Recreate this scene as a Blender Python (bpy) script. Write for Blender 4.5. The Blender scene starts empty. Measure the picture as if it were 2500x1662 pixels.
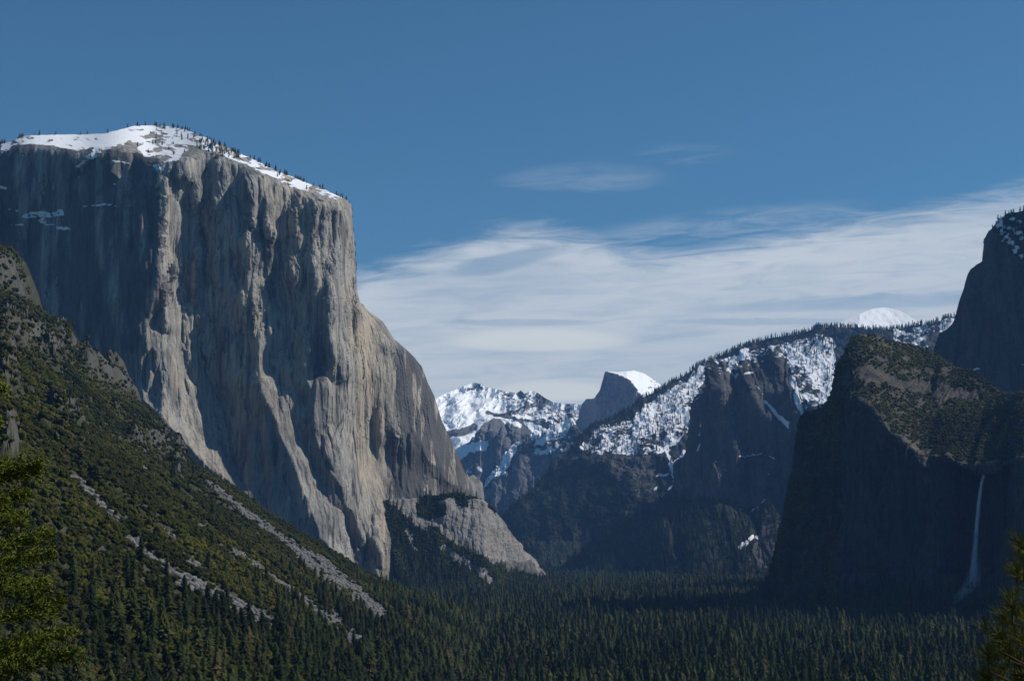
import bpy, math, random
import numpy as np
from mathutils import Vector, Matrix, Euler

random.seed(7)
RNG = np.random.default_rng(11)
F32 = np.float32
scene = bpy.context.scene
COL = scene.collection

# ------------------------------------------------------------------ survey geometry
FOC = 3905.0                      # focal length in survey pixels (2500 wide)
PITCH = math.atan(476.0 / FOC)    # camera looks slightly up, valley horizon lies low
CP, SP = math.cos(PITCH), math.sin(PITCH)

def P(px, py, Y):
    """bearing/elevation measured on the panorama + distance (m) -> world point"""
    px = np.asarray(px, float); py = np.asarray(py, float); Y = np.asarray(Y, float)
    dx = px - 1250.0; du = 831.0 - py
    dy = FOC * CP - du * SP
    dz = FOC * SP + du * CP
    s = Y / dy
    return np.stack(np.broadcast_arrays(dx * s, Y, dz * s), -1)

def project(p):
    x, y, z = p[..., 0], p[..., 1], p[..., 2]
    fw = y * CP + z * SP; up = -y * SP + z * CP
    return 1250 + FOC * x / fw, 831 - FOC * up / fw

# ------------------------------------------------------------------ noise
_perm = np.random.default_rng(3).permutation(256).astype(np.int32)
_perm = np.concatenate([_perm, _perm, _perm])
_g = np.random.default_rng(5).normal(size=(256, 3)); _g /= np.linalg.norm(_g, axis=1)[:, None]
_g = _g.astype(F32)

def perlin(x, y, z):
    x, y, z = [np.asarray(a, dtype=np.float64) for a in np.broadcast_arrays(x, y, z)]
    xi, yi, zi = np.floor(x), np.floor(y), np.floor(z)
    xf, yf, zf = (x - xi).astype(F32), (y - yi).astype(F32), (z - zi).astype(F32)
    xi = xi.astype(np.int64) & 255; yi = yi.astype(np.int64) & 255; zi = zi.astype(np.int64) & 255
    u = xf * xf * xf * (xf * (xf * 6 - 15) + 10)
    v = yf * yf * yf * (yf * (yf * 6 - 15) + 10)
    w = zf * zf * zf * (zf * (zf * 6 - 15) + 10)
    def gr(a, b, c, fx, fy, fz):
        h = _perm[_perm[_perm[a] + b] + c]
        g = _g[h]
        return g[..., 0] * fx + g[..., 1] * fy + g[..., 2] * fz
    r = 0
    for a in (0, 1):
        wa = u if a else 1 - u
        for b in (0, 1):
            wb = v if b else 1 - v
            for c in (0, 1):
                wc = w if c else 1 - w
                r = r + wa * wb * wc * gr(xi + a, yi + b, zi + c, xf - a, yf - b, zf - c)
    return r * 1.6

def fbm(x, y, z, o=4, gain=.5, ridged=False):
    r = 0; a = 1; t = 0
    for i in range(o):
        n = perlin(x * 2**i + 17.3 * i, y * 2**i + 5.1 * i, z * 2**i + 9.7 * i)
        if ridged: n = 1 - 2 * np.abs(n)
        r = r + a * n; t += a; a *= gain
    return r / t

_ro = np.random.default_rng(77).uniform(-1, 1, (4, 256))
def slabs(X, Z, w, h, seed):
    """broken granite: pillars and flakes, each with its own offset and tilt"""
    wx = fbm(X / w * .35, Z / h * .7, seed, 4, .6) * 1.1
    u = X / w + wx; c = np.floor(u).astype(np.int64)
    k1 = _perm[(c + int(seed * 13)) & 255]
    v = Z / h + _ro[0][k1] * 3 + .35 * fbm(X / w * .8, Z / h * 1.5, seed + 4, 3); e = np.floor(v).astype(np.int64)
    k = _perm[(_perm[(e & 255)] + k1) & 255]
    fu = u - c - .5; fv = v - e
    pk = 1 - np.abs(fu) * 2                                       # angular pillars
    return _ro[1][k1] * .35 + _ro[1][k] * .28 + _ro[2][k] * fu * 1.2 - pk * (.25 + .25 * _ro[3][k]) - .25 * fv * (1 + _ro[0][k])

def facet(X, Z, w, h, seed):
    """piecewise constant random tilt, one value per slab of rock"""
    u = X / w + fbm(X / w * .3, Z / h * .6, seed, 4, .6) * 1.0; c = np.floor(u).astype(np.int64)
    k1 = _perm[(c + int(seed * 17)) & 255]
    e = np.floor(Z / h + _ro[0][k1] * 3 + .5 * fbm(X / w, Z / h * 2, seed + 4, 3)).astype(np.int64)
    return _ro[3][_perm[_perm[e & 255] + k1]]

def smooth(a, b, x):
    t = np.clip((x - a) / (b - a), 0, 1)
    return t * t * (3 - 2 * t)

def inside(px, py, poly):
    c = np.zeros(px.shape, bool)
    n = len(poly)
    for i in range(n):
        x1, y1 = poly[i]; x2, y2 = poly[(i + 1) % n]
        if y1 == y2: continue
        k = ((y1 > py) != (y2 > py)) & (px < (x2 - x1) * (py - y1) / (y2 - y1) + x1)
        c ^= k
    return c

def near_line(px, py, pts, w):
    d = np.full(px.shape, 1e9)
    for (x1, y1), (x2, y2) in zip(pts[:-1], pts[1:]):
        vx, vy = x2 - x1, y2 - y1
        t = np.clip(((px - x1) * vx + (py - y1) * vy) / (vx * vx + vy * vy), 0, 1)
        d = np.minimum(d, np.hypot(px - x1 - t * vx, py - y1 - t * vy))
    return 1 - smooth(w * .5, w * 1.2, d)

def pl(poly, sm=0):
    a = np.array(poly, float)
    if not sm: return lambda x: np.interp(x, a[:, 0], a[:, 1])
    return lambda x: sum(np.interp(x + q * sm, a[:, 0], a[:, 1]) * w_ for q, w_ in ((-1.5, .1), (-1, .15), (-.5, .16), (0, .18), (.5, .16), (1, .15), (1.5, .1)))

def blur1(a, k, axis):
    if k < 1: return a
    a = np.moveaxis(a, axis, -1)
    for _ in range(2):
        p = np.pad(a, [(0, 0)] * (a.ndim - 1) + [(k + 1, k)], mode='edge')
        c = np.cumsum(p, -1)
        a = (c[..., 2 * k + 1:] - c[..., :-2 * k - 1]) / (2 * k + 1)
    return np.moveaxis(a, -1, axis)

# ------------------------------------------------------------------ object helpers
def tag(o, label=None, cat=None, group=None, kind=None):
    if label: o['label'] = label
    if cat: o['category'] = cat
    if group: o['group'] = group
    if kind: o['kind'] = kind
    return o

def raw_mesh(name, V, Fc, mat, smoothf=False, nv=4):
    """V (n,3), Fc (m,nv) -> mesh datablock"""
    me = bpy.data.meshes.new(name)
    V = np.ascontiguousarray(V, F32); Fc = np.ascontiguousarray(Fc, np.int32)
    me.vertices.add(len(V)); me.vertices.foreach_set('co', V.ravel())
    me.loops.add(Fc.size); me.loops.foreach_set('vertex_index', Fc.ravel())
    me.polygons.add(len(Fc))
    me.polygons.foreach_set('loop_start', np.arange(0, Fc.size, nv, dtype=np.int32))
    me.polygons.foreach_set('loop_total', np.full(len(Fc), nv, np.int32))
    me.polygons.foreach_set('use_smooth', np.full(len(Fc), smoothf, bool))
    me.update(calc_edges=True); me.validate()
    if mat: me.materials.append(mat)
    return me

def link(name, me, parent=None):
    o = bpy.data.objects.new(name, me); COL.objects.link(o)
    if parent: o.parent = parent
    return o

def grid_faces(nr, nc):
    i = np.arange(nr - 1)[:, None] * nc + np.arange(nc - 1)[None]
    return np.stack([i, i + nc, i + nc + 1, i + 1], -1).reshape(-1, 4)

def color_attr(me, arr):
    a = me.color_attributes.new('mask', 'FLOAT_COLOR', 'POINT')
    b = np.ones((len(arr), 4), F32); b[:, :arr.shape[1]] = arr
    a.data.foreach_set('color', b.ravel())

def grid_normals(G):
    du = np.gradient(G, axis=1); dv = np.gradient(G, axis=0)
    n = np.cross(dv, du)
    n /= np.linalg.norm(n, axis=-1, keepdims=True) + 1e-9
    n *= np.where(n[..., 1:2] > 0, -1, 1)      # towards the viewer side
    return n

# ------------------------------------------------------------------ node helper
class NT:
    def __init__(s, mat):
        s.t = mat.node_tree; s.n = s.t.nodes; s.l = s.t.links
    def node(s, typ, **kw):
        x = s.n.new(typ)
        for k, v in kw.items(): setattr(x, k, v)
        return x
    def put(s, sock, v):
        if isinstance(v, bpy.types.NodeSocket): s.l.new(v, sock)
        elif v is not None: sock.default_value = v
    def math(s, op, a, b=None, c=None, clamp=False):
        x = s.node('ShaderNodeMath', operation=op, use_clamp=clamp)
        s.put(x.inputs[0], a); s.put(x.inputs[1], b)
        if c is not None: s.put(x.inputs[2], c)
        return x.outputs[0]
    def vmath(s, op, a, b=None):
        x = s.node('ShaderNodeVectorMath', operation=op)
        s.put(x.inputs[0], a)
        if b is not None: s.put(x.inputs[1], b)
        return x.outputs[0]
    def noise(s, vec, scale, detail=5, rough=.55, dist=0):
        x = s.node('ShaderNodeTexNoise'); s.put(x.inputs['Vector'], vec)
        x.inputs['Scale'].default_value = scale; x.inputs['Detail'].default_value = detail
        x.inputs['Roughness'].default_value = rough; x.inputs['Distortion'].default_value = dist
        return x.outputs[0]
    def mixc(s, f, a, b, blend='MIX'):
        x = s.node('ShaderNodeMix', data_type='RGBA', blend_type=blend)
        s.put(x.inputs[0], f); s.put(x.inputs[6], a); s.put(x.inputs[7], b)
        return x.outputs[2]
    def ss(s, x, a, b, lo=0., hi=1.):
        m = s.node('ShaderNodeMapRange', interpolation_type='SMOOTHSTEP')
        s.put(m.inputs[0], x); s.put(m.inputs[1], a); s.put(m.inputs[2], b)
        s.put(m.inputs[3], lo); s.put(m.inputs[4], hi)
        return m.outputs[0]

def new_mat(name, rough=.9, spec=.2):
    m = bpy.data.materials.new(name); m.use_nodes = True
    b = m.node_tree.nodes['Principled BSDF']
    b.inputs['Roughness'].default_value = rough
    b.inputs['Specular IOR Level'].default_value = spec
    return m, NT(m), b

def C(r, g, b): return (r, g, b, 1)

def rock_material(name, base, dark, tan, veg=C(.035, .042, .016), scale=1., stretch=6., bump=3., snow=C(.78, .8, .84),
                  joints=1., tanmix=.75):
    """granite: grey body, dark water streaks, tan scars; attribute mask = snow, plants, tone"""
    m, n, b = new_mat(name)
    pos = n.node('ShaderNodeNewGeometry').outputs['Position']
    mp = n.vmath('MULTIPLY', pos, (1 / scale, 1 / scale, 1 / (scale * stretch)))
    at = n.node('ShaderNodeAttribute', attribute_name='mask')
    sp = n.node('ShaderNodeSeparateColor'); n.l.new(at.outputs['Color'], sp.inputs[0])
    R, G, B = sp.outputs
    iso = n.vmath('MULTIPLY', pos, (1 / scale,) * 3)
    n1 = n.noise(mp, .012, 6, .6); n2 = n.noise(mp, .045, 5, .65, .4); n3 = n.noise(iso, .02, 5, .6)
    n4 = n.noise(mp, .16, 4, .6)
    mq = n.vmath('MULTIPLY', pos, (1 / scale, 1 / scale, 1 / (scale * stretch * 3.2)))
    n5 = n.noise(mq, .33, 4, .65); n6 = n.noise(mq, .07, 4, .6)
    c = n.mixc(n.ss(n1, .42, .66, 0, tanmix), base, tan)
    c = n.mixc(n.ss(n3, .5, .72, 0, .55), c, tuple(1.25 * v for v in base[:3]) + (1,))
    c = n.mixc(n.ss(n2, .5, .68, 0, .75), c, dark)
    c = n.mixc(n.ss(n4, .52, .7, 0, .55 * joints), c, dark)
    c = n.mixc(n.ss(n6, .52, .66, 0, .6 * joints), c, dark)
    c = n.mixc(n.ss(n5, .5, .66, 0, .6 * joints), c, dark)
    c = n.mixc(n.ss(n5, .46, .34, 0, .4 * joints), c, tuple(1.45 * v for v in base[:3]) + (1,))
    vs = []
    dn = n.node('ShaderNodeTexNoise'); n.put(dn.inputs['Vector'], mp); dn.inputs['Scale'].default_value = .03; dn.inputs['Detail'].default_value = 3
    sc_ = n.node('ShaderNodeVectorMath', operation='SCALE'); n.l.new(dn.outputs['Color'], sc_.inputs[0]); sc_.inputs[3].default_value = 26.
    wv = n.vmath('ADD', mp, sc_.outputs[0])
    for vsc in (.022, .065):
        vo = n.node('ShaderNodeTexVoronoi'); n.put(vo.inputs['Vector'], wv); vo.inputs['Scale'].default_value = vsc
        sv = n.node('ShaderNodeSeparateColor'); n.l.new(vo.outputs['Color'], sv.inputs[0]); vs.append(sv.outputs[0])
    c = n.mixc(n.ss(vs[0], .45, 1., 0, .45 * joints), c, dark)
    c = n.mixc(n.ss(vs[1], .5, 1., 0, .35 * joints), c, tuple(1.35 * v for v in base[:3]) + (1,))
    # tone: below .5 stains and painted shade, above .5 warm scars and painted sun
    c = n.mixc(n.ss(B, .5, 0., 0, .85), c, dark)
    c = n.mixc(n.math('MULTIPLY', n.ss(B, .5, 1.), n.ss(n2, .62, .4)), c, tan)
    vn = n.noise(iso, .11, 5, .7)
    vf = n.ss(n.math('ADD', n.math('MULTIPLY', n.math('SUBTRACT', vn, .5), 2.2), G), .45, .6)
    vv = n.mixc(n.ss(n.noise(iso, .05, 3), .4, .6), veg, tuple(.5 * v for v in veg[:3]) + (1,))
    c = n.mixc(vf, c, vv)
    sn = n.noise(n.vmath('MULTIPLY', pos, (1 / scale, 1 / scale, 2. / scale)), .09, 5, .62)
    sf = n.ss(n.math('ADD', n.math('MULTIPLY', n.math('SUBTRACT', sn, .5), .65), R), .47, .55)
    c = n.mixc(sf, c, snow)
    n.l.new(c, b.inputs['Base Color'])
    h = n.math('ADD', n.math('MULTIPLY', n4, .5), n.math('MULTIPLY', n5, .2))
    h = n.math('ADD', h, n.math('MULTIPLY', vn, .6))
    h = n.math('ADD', h, n.math('ADD', n.math('MULTIPLY', vs[0], .9 * joints), n.math('MULTIPLY', vs[1], .45 * joints)))
    h = n.math('MULTIPLY', h, n.math('SUBTRACT', 1., n.math('MULTIPLY', sf, .85)))
    bp = n.node('ShaderNodeBump'); bp.inputs['Distance'].default_value = bump * scale
    bp.inputs['Strength'].default_value = .8
    n.l.new(h, bp.inputs['Height']); n.l.new(bp.outputs[0], b.inputs['Normal'])
    return m

# ------------------------------------------------------------------ mountain builder
def mountain(name, label, cat, sky, base, depth, mat, nx=500, nt=300, slopes=(), s_default=-.1,
             detrend=160, relief=((60, 5, 14), (22, 5, 6)), iso=((90, 12),), amp=None,
             masks=None, rough=2.5, warp=6, back=1., seed=0., sgain=1., arc=.5, mblur=1, vblur=1, sdir=0., ramp=6, lam=.35, facets=()):
    sky = np.array(sky, float); fs, fb = pl(sky), pl(base)
    x0, x1 = sky[0, 0], sky[-1, 0]
    xs = np.linspace(x0, x1, 4000); ys = fs(xs)
    L = np.concatenate([[0], np.cumsum(np.hypot(np.diff(xs), np.diff(ys)))]); L /= L[-1]
    w = arc * L + (1 - arc) * (xs - x0) / (x1 - x0)
    u = np.interp(np.linspace(0, 1, nx), w, xs)
    lw = np.interp(u, xs, np.concatenate([[0], np.cumsum(np.hypot(np.diff(xs), np.diff(ys)))]))
    sk = fs(u) + rough * fbm(lw / 40, seed, 0., 5, .6) * 2
    bs = np.maximum(fb(u), sk + 1)
    t = np.linspace(0, 1, nt)[:, None] ** 1.05
    PX = np.broadcast_to(u[None], (nt, nx)).copy(); PY = sk[None] + (bs - sk)[None] * t
    # raster of facing slopes, integrated sideways into depth
    st = 1.6
    rx = np.arange(x0 - 20, x1 + 20, st); ry = np.arange(sk.min() - 20, bs.max() + 20, st)
    RX, RY = np.meshgrid(rx, ry)
    wx = warp * fbm(RX / 30, RY / 60, seed + 2., 4, .6) * 1.6; wy = warp * 2 * fbm(RX / 30, RY / 60, seed + 7., 3)
    S = np.full(RX.shape, float(s_default)) if not callable(s_default) else s_default(RX, RY)
    for poly, v in slopes: S[inside(RX + wx, RY + wy, poly)] = v
    for q_, (w_, h_, a_) in enumerate(facets): S = S + a_ * facet(RX, RY, w_, h_, seed + 3. * q_) * (1. if amp is None else amp(RX, RY))
    D0 = depth(RX, RY)
    # least-squares surface whose sideways slope is S and whose vertical slope stays small
    S = S - blur1(S, int(detrend / st), 1)
    Sp = np.concatenate([S, -S[:, ::-1]], 1); Sp = np.concatenate([Sp, Sp[::-1]], 0)
    kx = np.fft.fftfreq(Sp.shape[1]) * 2 * np.pi; ky = np.fft.fftfreq(Sp.shape[0]) * 2 * np.pi
    F_ = np.fft.fft2(Sp); den = kx[None] ** 2 + lam * ky[:, None] ** 2 + 1e-6
    I = np.real(np.fft.ifft2(-1j * kx[None] * F_ / den))[:S.shape[0], :S.shape[1]] * st * (np.nanmean(D0) / FOC)
    I = blur1(I, vblur, 0) * sgain
    fx = (PX - rx[0]) / st; fy = (PY - ry[0]) / st
    ix = np.clip(fx.astype(int), 0, len(rx) - 2); iy = np.clip(fy.astype(int), 0, len(ry) - 2)
    ax, ay = fx - ix, fy - iy
    Ii = (I[iy, ix] * (1 - ax) + I[iy, ix + 1] * ax) * (1 - ay) + (I[iy + 1, ix] * (1 - ax) + I[iy + 1, ix + 1] * ax) * ay
    Y = depth(PX, PY) + Ii
    A = 1. if amp is None else amp(PX, PY)
    X0 = (PX - 1250) * Y / FOC; Z0 = -(PY - 1307) * Y / FOC
    Gb = P(PX, PY, Y); Nb = grid_normals(Gb); X0 = X0 + sdir * Y
    d = 0; di = 0
    for k, (wl, strz, am) in enumerate(relief):
        q = fbm(X0 / wl, Z0 / (wl * strz), seed + 3.3 * k + Y * 0, 3, .5, ridged=True)
        d = d - am * .12 * q + am * slabs(X0, Z0, wl * .75, wl * strz * .9, seed + 2.7 * k)
    for k, (wl, am) in enumerate(iso):
        di = di + am * fbm(X0 / wl, Z0 / wl, seed + 21 + 5. * k, 5, .55)
    dd = (d * A + di * np.maximum(A, .4))[..., None] if not np.isscalar(A) else (d * A + di)[..., None]
    dd = dd * np.minimum(1., (np.arange(nt) + .5) / ramp)[:, None, None]
    G = Gb - Nb * dd
    N = grid_normals(G)
    M = masks(PX, PY, N, G) if masks else np.zeros(PX.shape + (3,)) + [0, 0, .5]
    M = M.copy(); M[..., 0] = blur1(blur1(M[..., 0], mblur, 0), mblur, 1); M[..., 1] = blur1(blur1(M[..., 1], mblur, 0), mblur, 1)
    # far side of the mountain, so that it is a body and not a sheet
    offs = np.array([8, 30, 90, 240, 600, 1300]) * back; drop = np.array([1, 5, 22, 90, 330, 800]) * back
    rows = []
    for o_, dr in zip(offs[::-1], drop[::-1]):
        r = G[0].copy(); r[:, 0] *= (r[:, 1] + o_) / r[:, 1]; r[:, 1] += o_
        r[:, 2] = np.maximum(r[:, 2] - dr, -175); rows.append(r)
    GG = np.concatenate([np.array(rows), G], 0)
    MM = np.concatenate([np.repeat(M[:1], len(offs), 0), M], 0)
    me = raw_mesh(name, GG.reshape(-1, 3), grid_faces(*GG.shape[:2])[:, ::-1], mat)
    color_attr(me, MM.reshape(-1, MM.shape[-1]))
    o = link(name, me)
    tag(o, label, cat, kind='structure')
    return dict(G=G, N=N, M=M, PX=PX, PY=PY, obj=o)
# ------------------------------------------------------------------ rock materials
GRAN = rock_material('el_granite', C(.29, .278, .252), C(.056, .056, .058), C(.43, .36, .265), scale=2.2, stretch=7, bump=3.)
GRAN_FAR = rock_material('far_granite', C(.16, .16, .16), C(.075, .075, .077), C(.2, .185, .17), scale=4., stretch=3, bump=4., snow=C(.9, .92, .94),
                         veg=C(.03, .038, .022))
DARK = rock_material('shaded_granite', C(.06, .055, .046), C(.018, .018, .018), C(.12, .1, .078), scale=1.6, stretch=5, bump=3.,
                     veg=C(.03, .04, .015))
APRON = rock_material('apron_granite', C(.24, .225, .21), C(.11, .105, .1), C(.33, .3, .27), scale=1.3, stretch=2.5, bump=3.,
                      veg=C(.035, .042, .015))
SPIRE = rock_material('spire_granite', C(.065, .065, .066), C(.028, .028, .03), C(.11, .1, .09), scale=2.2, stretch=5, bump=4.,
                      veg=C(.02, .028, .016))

# ------------------------------------------------------------------ the great cliff
EC_SKY = [(-260, 372), (-120, 360), (0, 351), (23, 346), (57, 332), (103, 330), (184, 328), (253, 327), (283, 319), (329, 308), (367, 307),
          (413, 309), (452, 317), (498, 334), (536, 351), (574, 369), (628, 394), (674, 415), (727, 438), (788, 460),
          (827, 478), (848, 489), (857, 499), (860, 518), (861, 548), (866, 594), (869, 648), (871, 709), (876, 732),
          (900, 759), (935, 785), (960, 825), (1010, 870), (1030, 895), (1045, 935), (1060, 965), (1080, 1030), (1110, 1090),
          (1145, 1165), (1158, 1212), (1170, 1300), (1180, 1440)]
EC_BASE = [(-260, 1000), (0, 1000), (300, 1150), (600, 1330), (900, 1480), (1180, 1500)]
ec_rim = pl([(-260, 385), (0, 374), (30, 360), (65, 350), (115, 354), (170, 364), (215, 366), (240, 360), (290, 356), (340, 372), (380, 392), (450, 384), (500, 370),
             (540, 378), (575, 392), (650, 424), (720, 458), (765, 478), (818, 482), (850, 492), (862, 560), (880, 735), (900, 757), (935, 783), (960, 822), (1010, 868), (1030, 893), (1045, 930), (1060, 960), (1080, 1025), (1110, 1085), (1145, 1160), (1158, 1208), (1170, 1300), (1180, 1440)], 16)
ec_skyf = pl(EC_SKY)
def ec_depth(px, py):
    r = ec_rim(px); b = 1400.
    lean = .13 + .22 * smooth(850, 1300, py) * smooth(300, 700, px)
    Y = 3640 + (b - py) * .13 - 60 * smooth(900, 1350, py) ** 1.3 * smooth(250, 900, px)
    Y = Y + (np.clip(px, -300, 960) - 400) * np.where(px < 400, -.34, .34)
    Y = Y + np.clip(r - py, 0, 200) * np.where(px < 520, 9., 5.)
    Y = Y + np.clip(26 - (py - r), 0, 26) ** 2 * .035 * (px < 860)
    e = np.clip(px - 800, 0, 400)
    Y = Y + smooth(0, 110, e) * 110 + np.clip(px - 930, 0, 300) * 1.0
    # round the right-hand profile away from the viewer
    sx = np.interp(py, [489, 518, 594, 709, 732, 785, 870, 965, 1090, 1212, 1440], [848, 860, 866, 871, 876, 935, 1010, 1060, 1110, 1158, 1180])
    g = np.clip(sx - px, 0, 60) / 60
    Y = Y + (1 - np.sqrt(1 - (1 - g) ** 2 * .98)) * 110 * (py > 470)
    return Y
P1 = [(397, 480), (407, 484), (402, 542), (392, 555), (387, 619), (382, 700), (373, 715), (359, 787), (357, 853), (348, 863), (345, 930),
      (351, 975), (392, 1019), (443, 1067), (463, 1100), (446, 1074), (512, 1145), (600, 1200), (579, 1153), (566, 1100), (552, 1044),
      (542, 993), (522, 955), (494, 899), (478, 853), (496, 843), (499, 802), (501, 738), (496, 700), (499, 580), (476, 530),
      (443, 499), (410, 478)]
P10 = [(767, 494), (774, 619), (782, 700), (785, 713), (800, 802), (810, 863), (831, 894), (836, 930), (810, 937), (797, 919), (777, 907),
       (772, 955), (767, 993), (767, 1056), (788, 1107), (790, 1143), (803, 1148), (834, 1186), (839, 1230), (859, 1245), (880, 1301),
       (920, 1390), (933, 1500), (986, 1500), (945, 1310), (928, 1219), (910, 1076), (908, 1000), (960, 820), (900, 750), (876, 725),
       (862, 490), (830, 478)]
LIT, MID, LOW, DRK = 1., .92, .7, -.5
EC_SL = [
 ([(402, 443), (443, 428), (458, 377), (499, 371), (504, 410), (491, 443), (489, 491), (481, 524), (476, 530), (443, 499), (410, 478), (402, 458)], LOW),
 ([(150, 330), (215, 365), (250, 360), (292, 352), (330, 370), (300, 385), (240, 400), (180, 440), (182, 405), (228, 362)], .3),
 ([(290, 385), (325, 378), (330, 420), (300, 440), (270, 420)], .5), ([(60, 420), (72, 420), (70, 620), (52, 640)], .1), ([(100, 560), (112, 560), (104, 760), (90, 760)], .15), ([(190, 520), (203, 520), (196, 800), (180, 800)], .1),
 ([(262, 500), (280, 500), (286, 640), (272, 660)], .15), ([(20, 640), (30, 640), (34, 720), (24, 720)], .2), ([(375, 555), (384, 560), (372, 690), (362, 690)], .2),
 (P1, LIT),
 ([(463, 555), (468, 606), (468, 700), (468, 740), (478, 800), (485, 840), (489, 800), (481, 740), (480, 700), (480, 619)], DRK),
 ([(382, 764), (402, 751), (402, 812), (382, 797)], DRK), ([(374, 843), (382, 858), (379, 909), (374, 904)], DRK),
 ([(360, 860), (368, 850), (366, 920), (358, 960), (350, 930)], DRK),
 ([(453, 917), (463, 955), (461, 970), (450, 930)], DRK), ([(443, 853), (463, 920), (484, 942), (478, 899), (463, 858)], .1),
 ([(391, 905), (396, 905), (393, 1020), (389, 1020)], DRK),
 ([(447, 740), (452, 740), (451, 840), (445, 840)], DRK),
 ([(522, 609), (532, 639), (542, 678), (524, 667)], LIT), ([(560, 644), (570, 662), (584, 705), (570, 700)], LIT),
 ([(501, 593), (514, 644), (509, 670), (504, 657)], MID), ([(601, 438), (629, 435), (632, 478), (626, 504), (614, 478), (603, 453)], MID),
 ([(606, 530), (614, 524), (616, 536), (610, 541)], LIT),
 ([(611, 563), (621, 570), (625, 606), (629, 700), (634, 746), (634, 784), (619, 848), (614, 802), (606, 738), (606, 700), (603, 657), (601, 593)], MID),
 ([(629, 581), (649, 581), (665, 596), (683, 621), (680, 700), (683, 720), (695, 751), (700, 853), (683, 853), (660, 879), (641, 800), (645, 725), (652, 700), (629, 695), (637, 600)], MID),
 ([(634, 428), (657, 438), (713, 453), (698, 491), (683, 530), (670, 575), (657, 555), (649, 542), (657, 504), (639, 478)], LOW),
 ([(657, 504), (661, 504), (659, 560), (655, 560)], LIT),
 ([(718, 522), (731, 504), (729, 575), (721, 578), (713, 555)], MID),
 ([(639, 794), (646, 822), (660, 879), (657, 894), (675, 930), (708, 1001), (734, 1057), (746, 1100), (744, 1097), (760, 1120), (783, 1153),
   (793, 1194), (806, 1230), (834, 1245), (846, 1268), (862, 1357), (834, 1355), (783, 1314), (775, 1281), (757, 1237), (732, 1179),
   (721, 1143), (693, 1082), (678, 1046), (665, 1000), (637, 955), (632, 879), (634, 843)], LIT),
 ([(783, 1240), (834, 1245), (846, 1268), (862, 1370), (834, 1370), (790, 1320)], MID),
 ([(695, 942), (718, 955), (734, 976), (731, 1016), (718, 1016), (703, 981)], LOW),
 ([(683, 860), (695, 860), (704, 875), (700, 890), (690, 880)], MID),
 ([(734, 797), (749, 802), (777, 843), (797, 884), (797, 912), (774, 902), (759, 950), (746, 917), (734, 853)], LOW),
 (P10, .8),
 ([(876, 725), (960, 820), (1030, 895), (1158, 1212), (1170, 1440), (985, 1500), (945, 1310), (928, 1219), (910, 1076), (908, 1000)], .62),
 ([(813, 514), (831, 519), (838, 555), (833, 606), (825, 632), (815, 606)], DRK),
 ([(774, 500), (795, 500), (800, 560), (790, 600), (780, 640)], .2),
 ([(854, 542), (866, 619), (866, 700), (866, 776), (861, 843), (859, 776), (854, 700), (848, 644)], DRK),
 ([(831, 725), (841, 730), (846, 802), (841, 840), (834, 820)], DRK),
 ([(795, 1000), (801, 1060), (808, 1085), (815, 1145), (818, 1140), (812, 1080), (800, 1040)], DRK),
 ([(784, 1060), (790, 1065), (797, 1110), (816, 1148), (812, 1155), (790, 1115)], DRK),
 ([(799, 1153), (812, 1160), (833, 1186), (842, 1230), (836, 1240), (822, 1200), (806, 1180)], DRK),
 ([(841, 1248), (862, 1250), (883, 1310), (918, 1410), (890, 1420), (868, 1380), (850, 1300)], DRK),
 ([(876, 1335), (884, 1340), (890, 1400), (905, 1420), (900, 1440), (884, 1390)], LIT),
 ([(908, 1306), (931, 1357), (933, 1393), (920, 1383), (900, 1332)], DRK),
 ([(882, 1270), (890, 1280), (905, 1330), (899, 1330), (888, 1300)], DRK),
 ([(957, 1064), (1014, 1064), (1045, 1118), (1091, 1175), (1144, 1194), (1156, 1210), (1091, 1206), (1068, 1171), (1049, 1168), (1026, 1217), (959, 1219)], .12),
]
SNOW_EC = [
 [(0, 340), (0, 384), (16, 372), (32, 358), (67, 351), (115, 356), (168, 366), (210, 370), (215, 362), (228, 362), (205, 388), (182, 408), (190, 410), (222, 392), (250, 376), (290, 358),
  (320, 345), (332, 300), (250, 300), (100, 310)],
 [(320, 345), (340, 370), (352, 385), (372, 384), (400, 400), (430, 396), (452, 372), (500, 366), (520, 372), (560, 388), (600, 405), (650, 428), (720, 460), (770, 482), (810, 485), (852, 492),
  (850, 470), (700, 410), (560, 350), (450, 300), (330, 300)],
]
SNOW_EC_DENSE = [[(60, 300), (55, 350), (150, 360), (215, 362), (290, 352), (330, 335), (378, 322), (378, 290)]]
SNOW_EC_B = [
 [(368, 402), (386, 400), (408, 410), (400, 424), (380, 412)], [(184, 425), (192, 430), (196, 452), (188, 446)],
 [(192, 504), (230, 500), (250, 494), (290, 502), (330, 498), (328, 503), (290, 508), (260, 502), (196, 509)],
 [(0, 453), (20, 458), (22, 466), (0, 462)], [(30, 510), (48, 514), (44, 520), (20, 512)], [(270, 444), (284, 448), (282, 454), (272, 452)],
 [(45, 378), (66, 380), (64, 384), (46, 386)], [(270, 390), (292, 393), (320, 398), (316, 402), (280, 398)],
 [(474, 530), (486, 533), (484, 540), (478, 538)], [(1017, 1120), (1028, 1118), (1034, 1132), (1022, 1131)],
]
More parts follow.
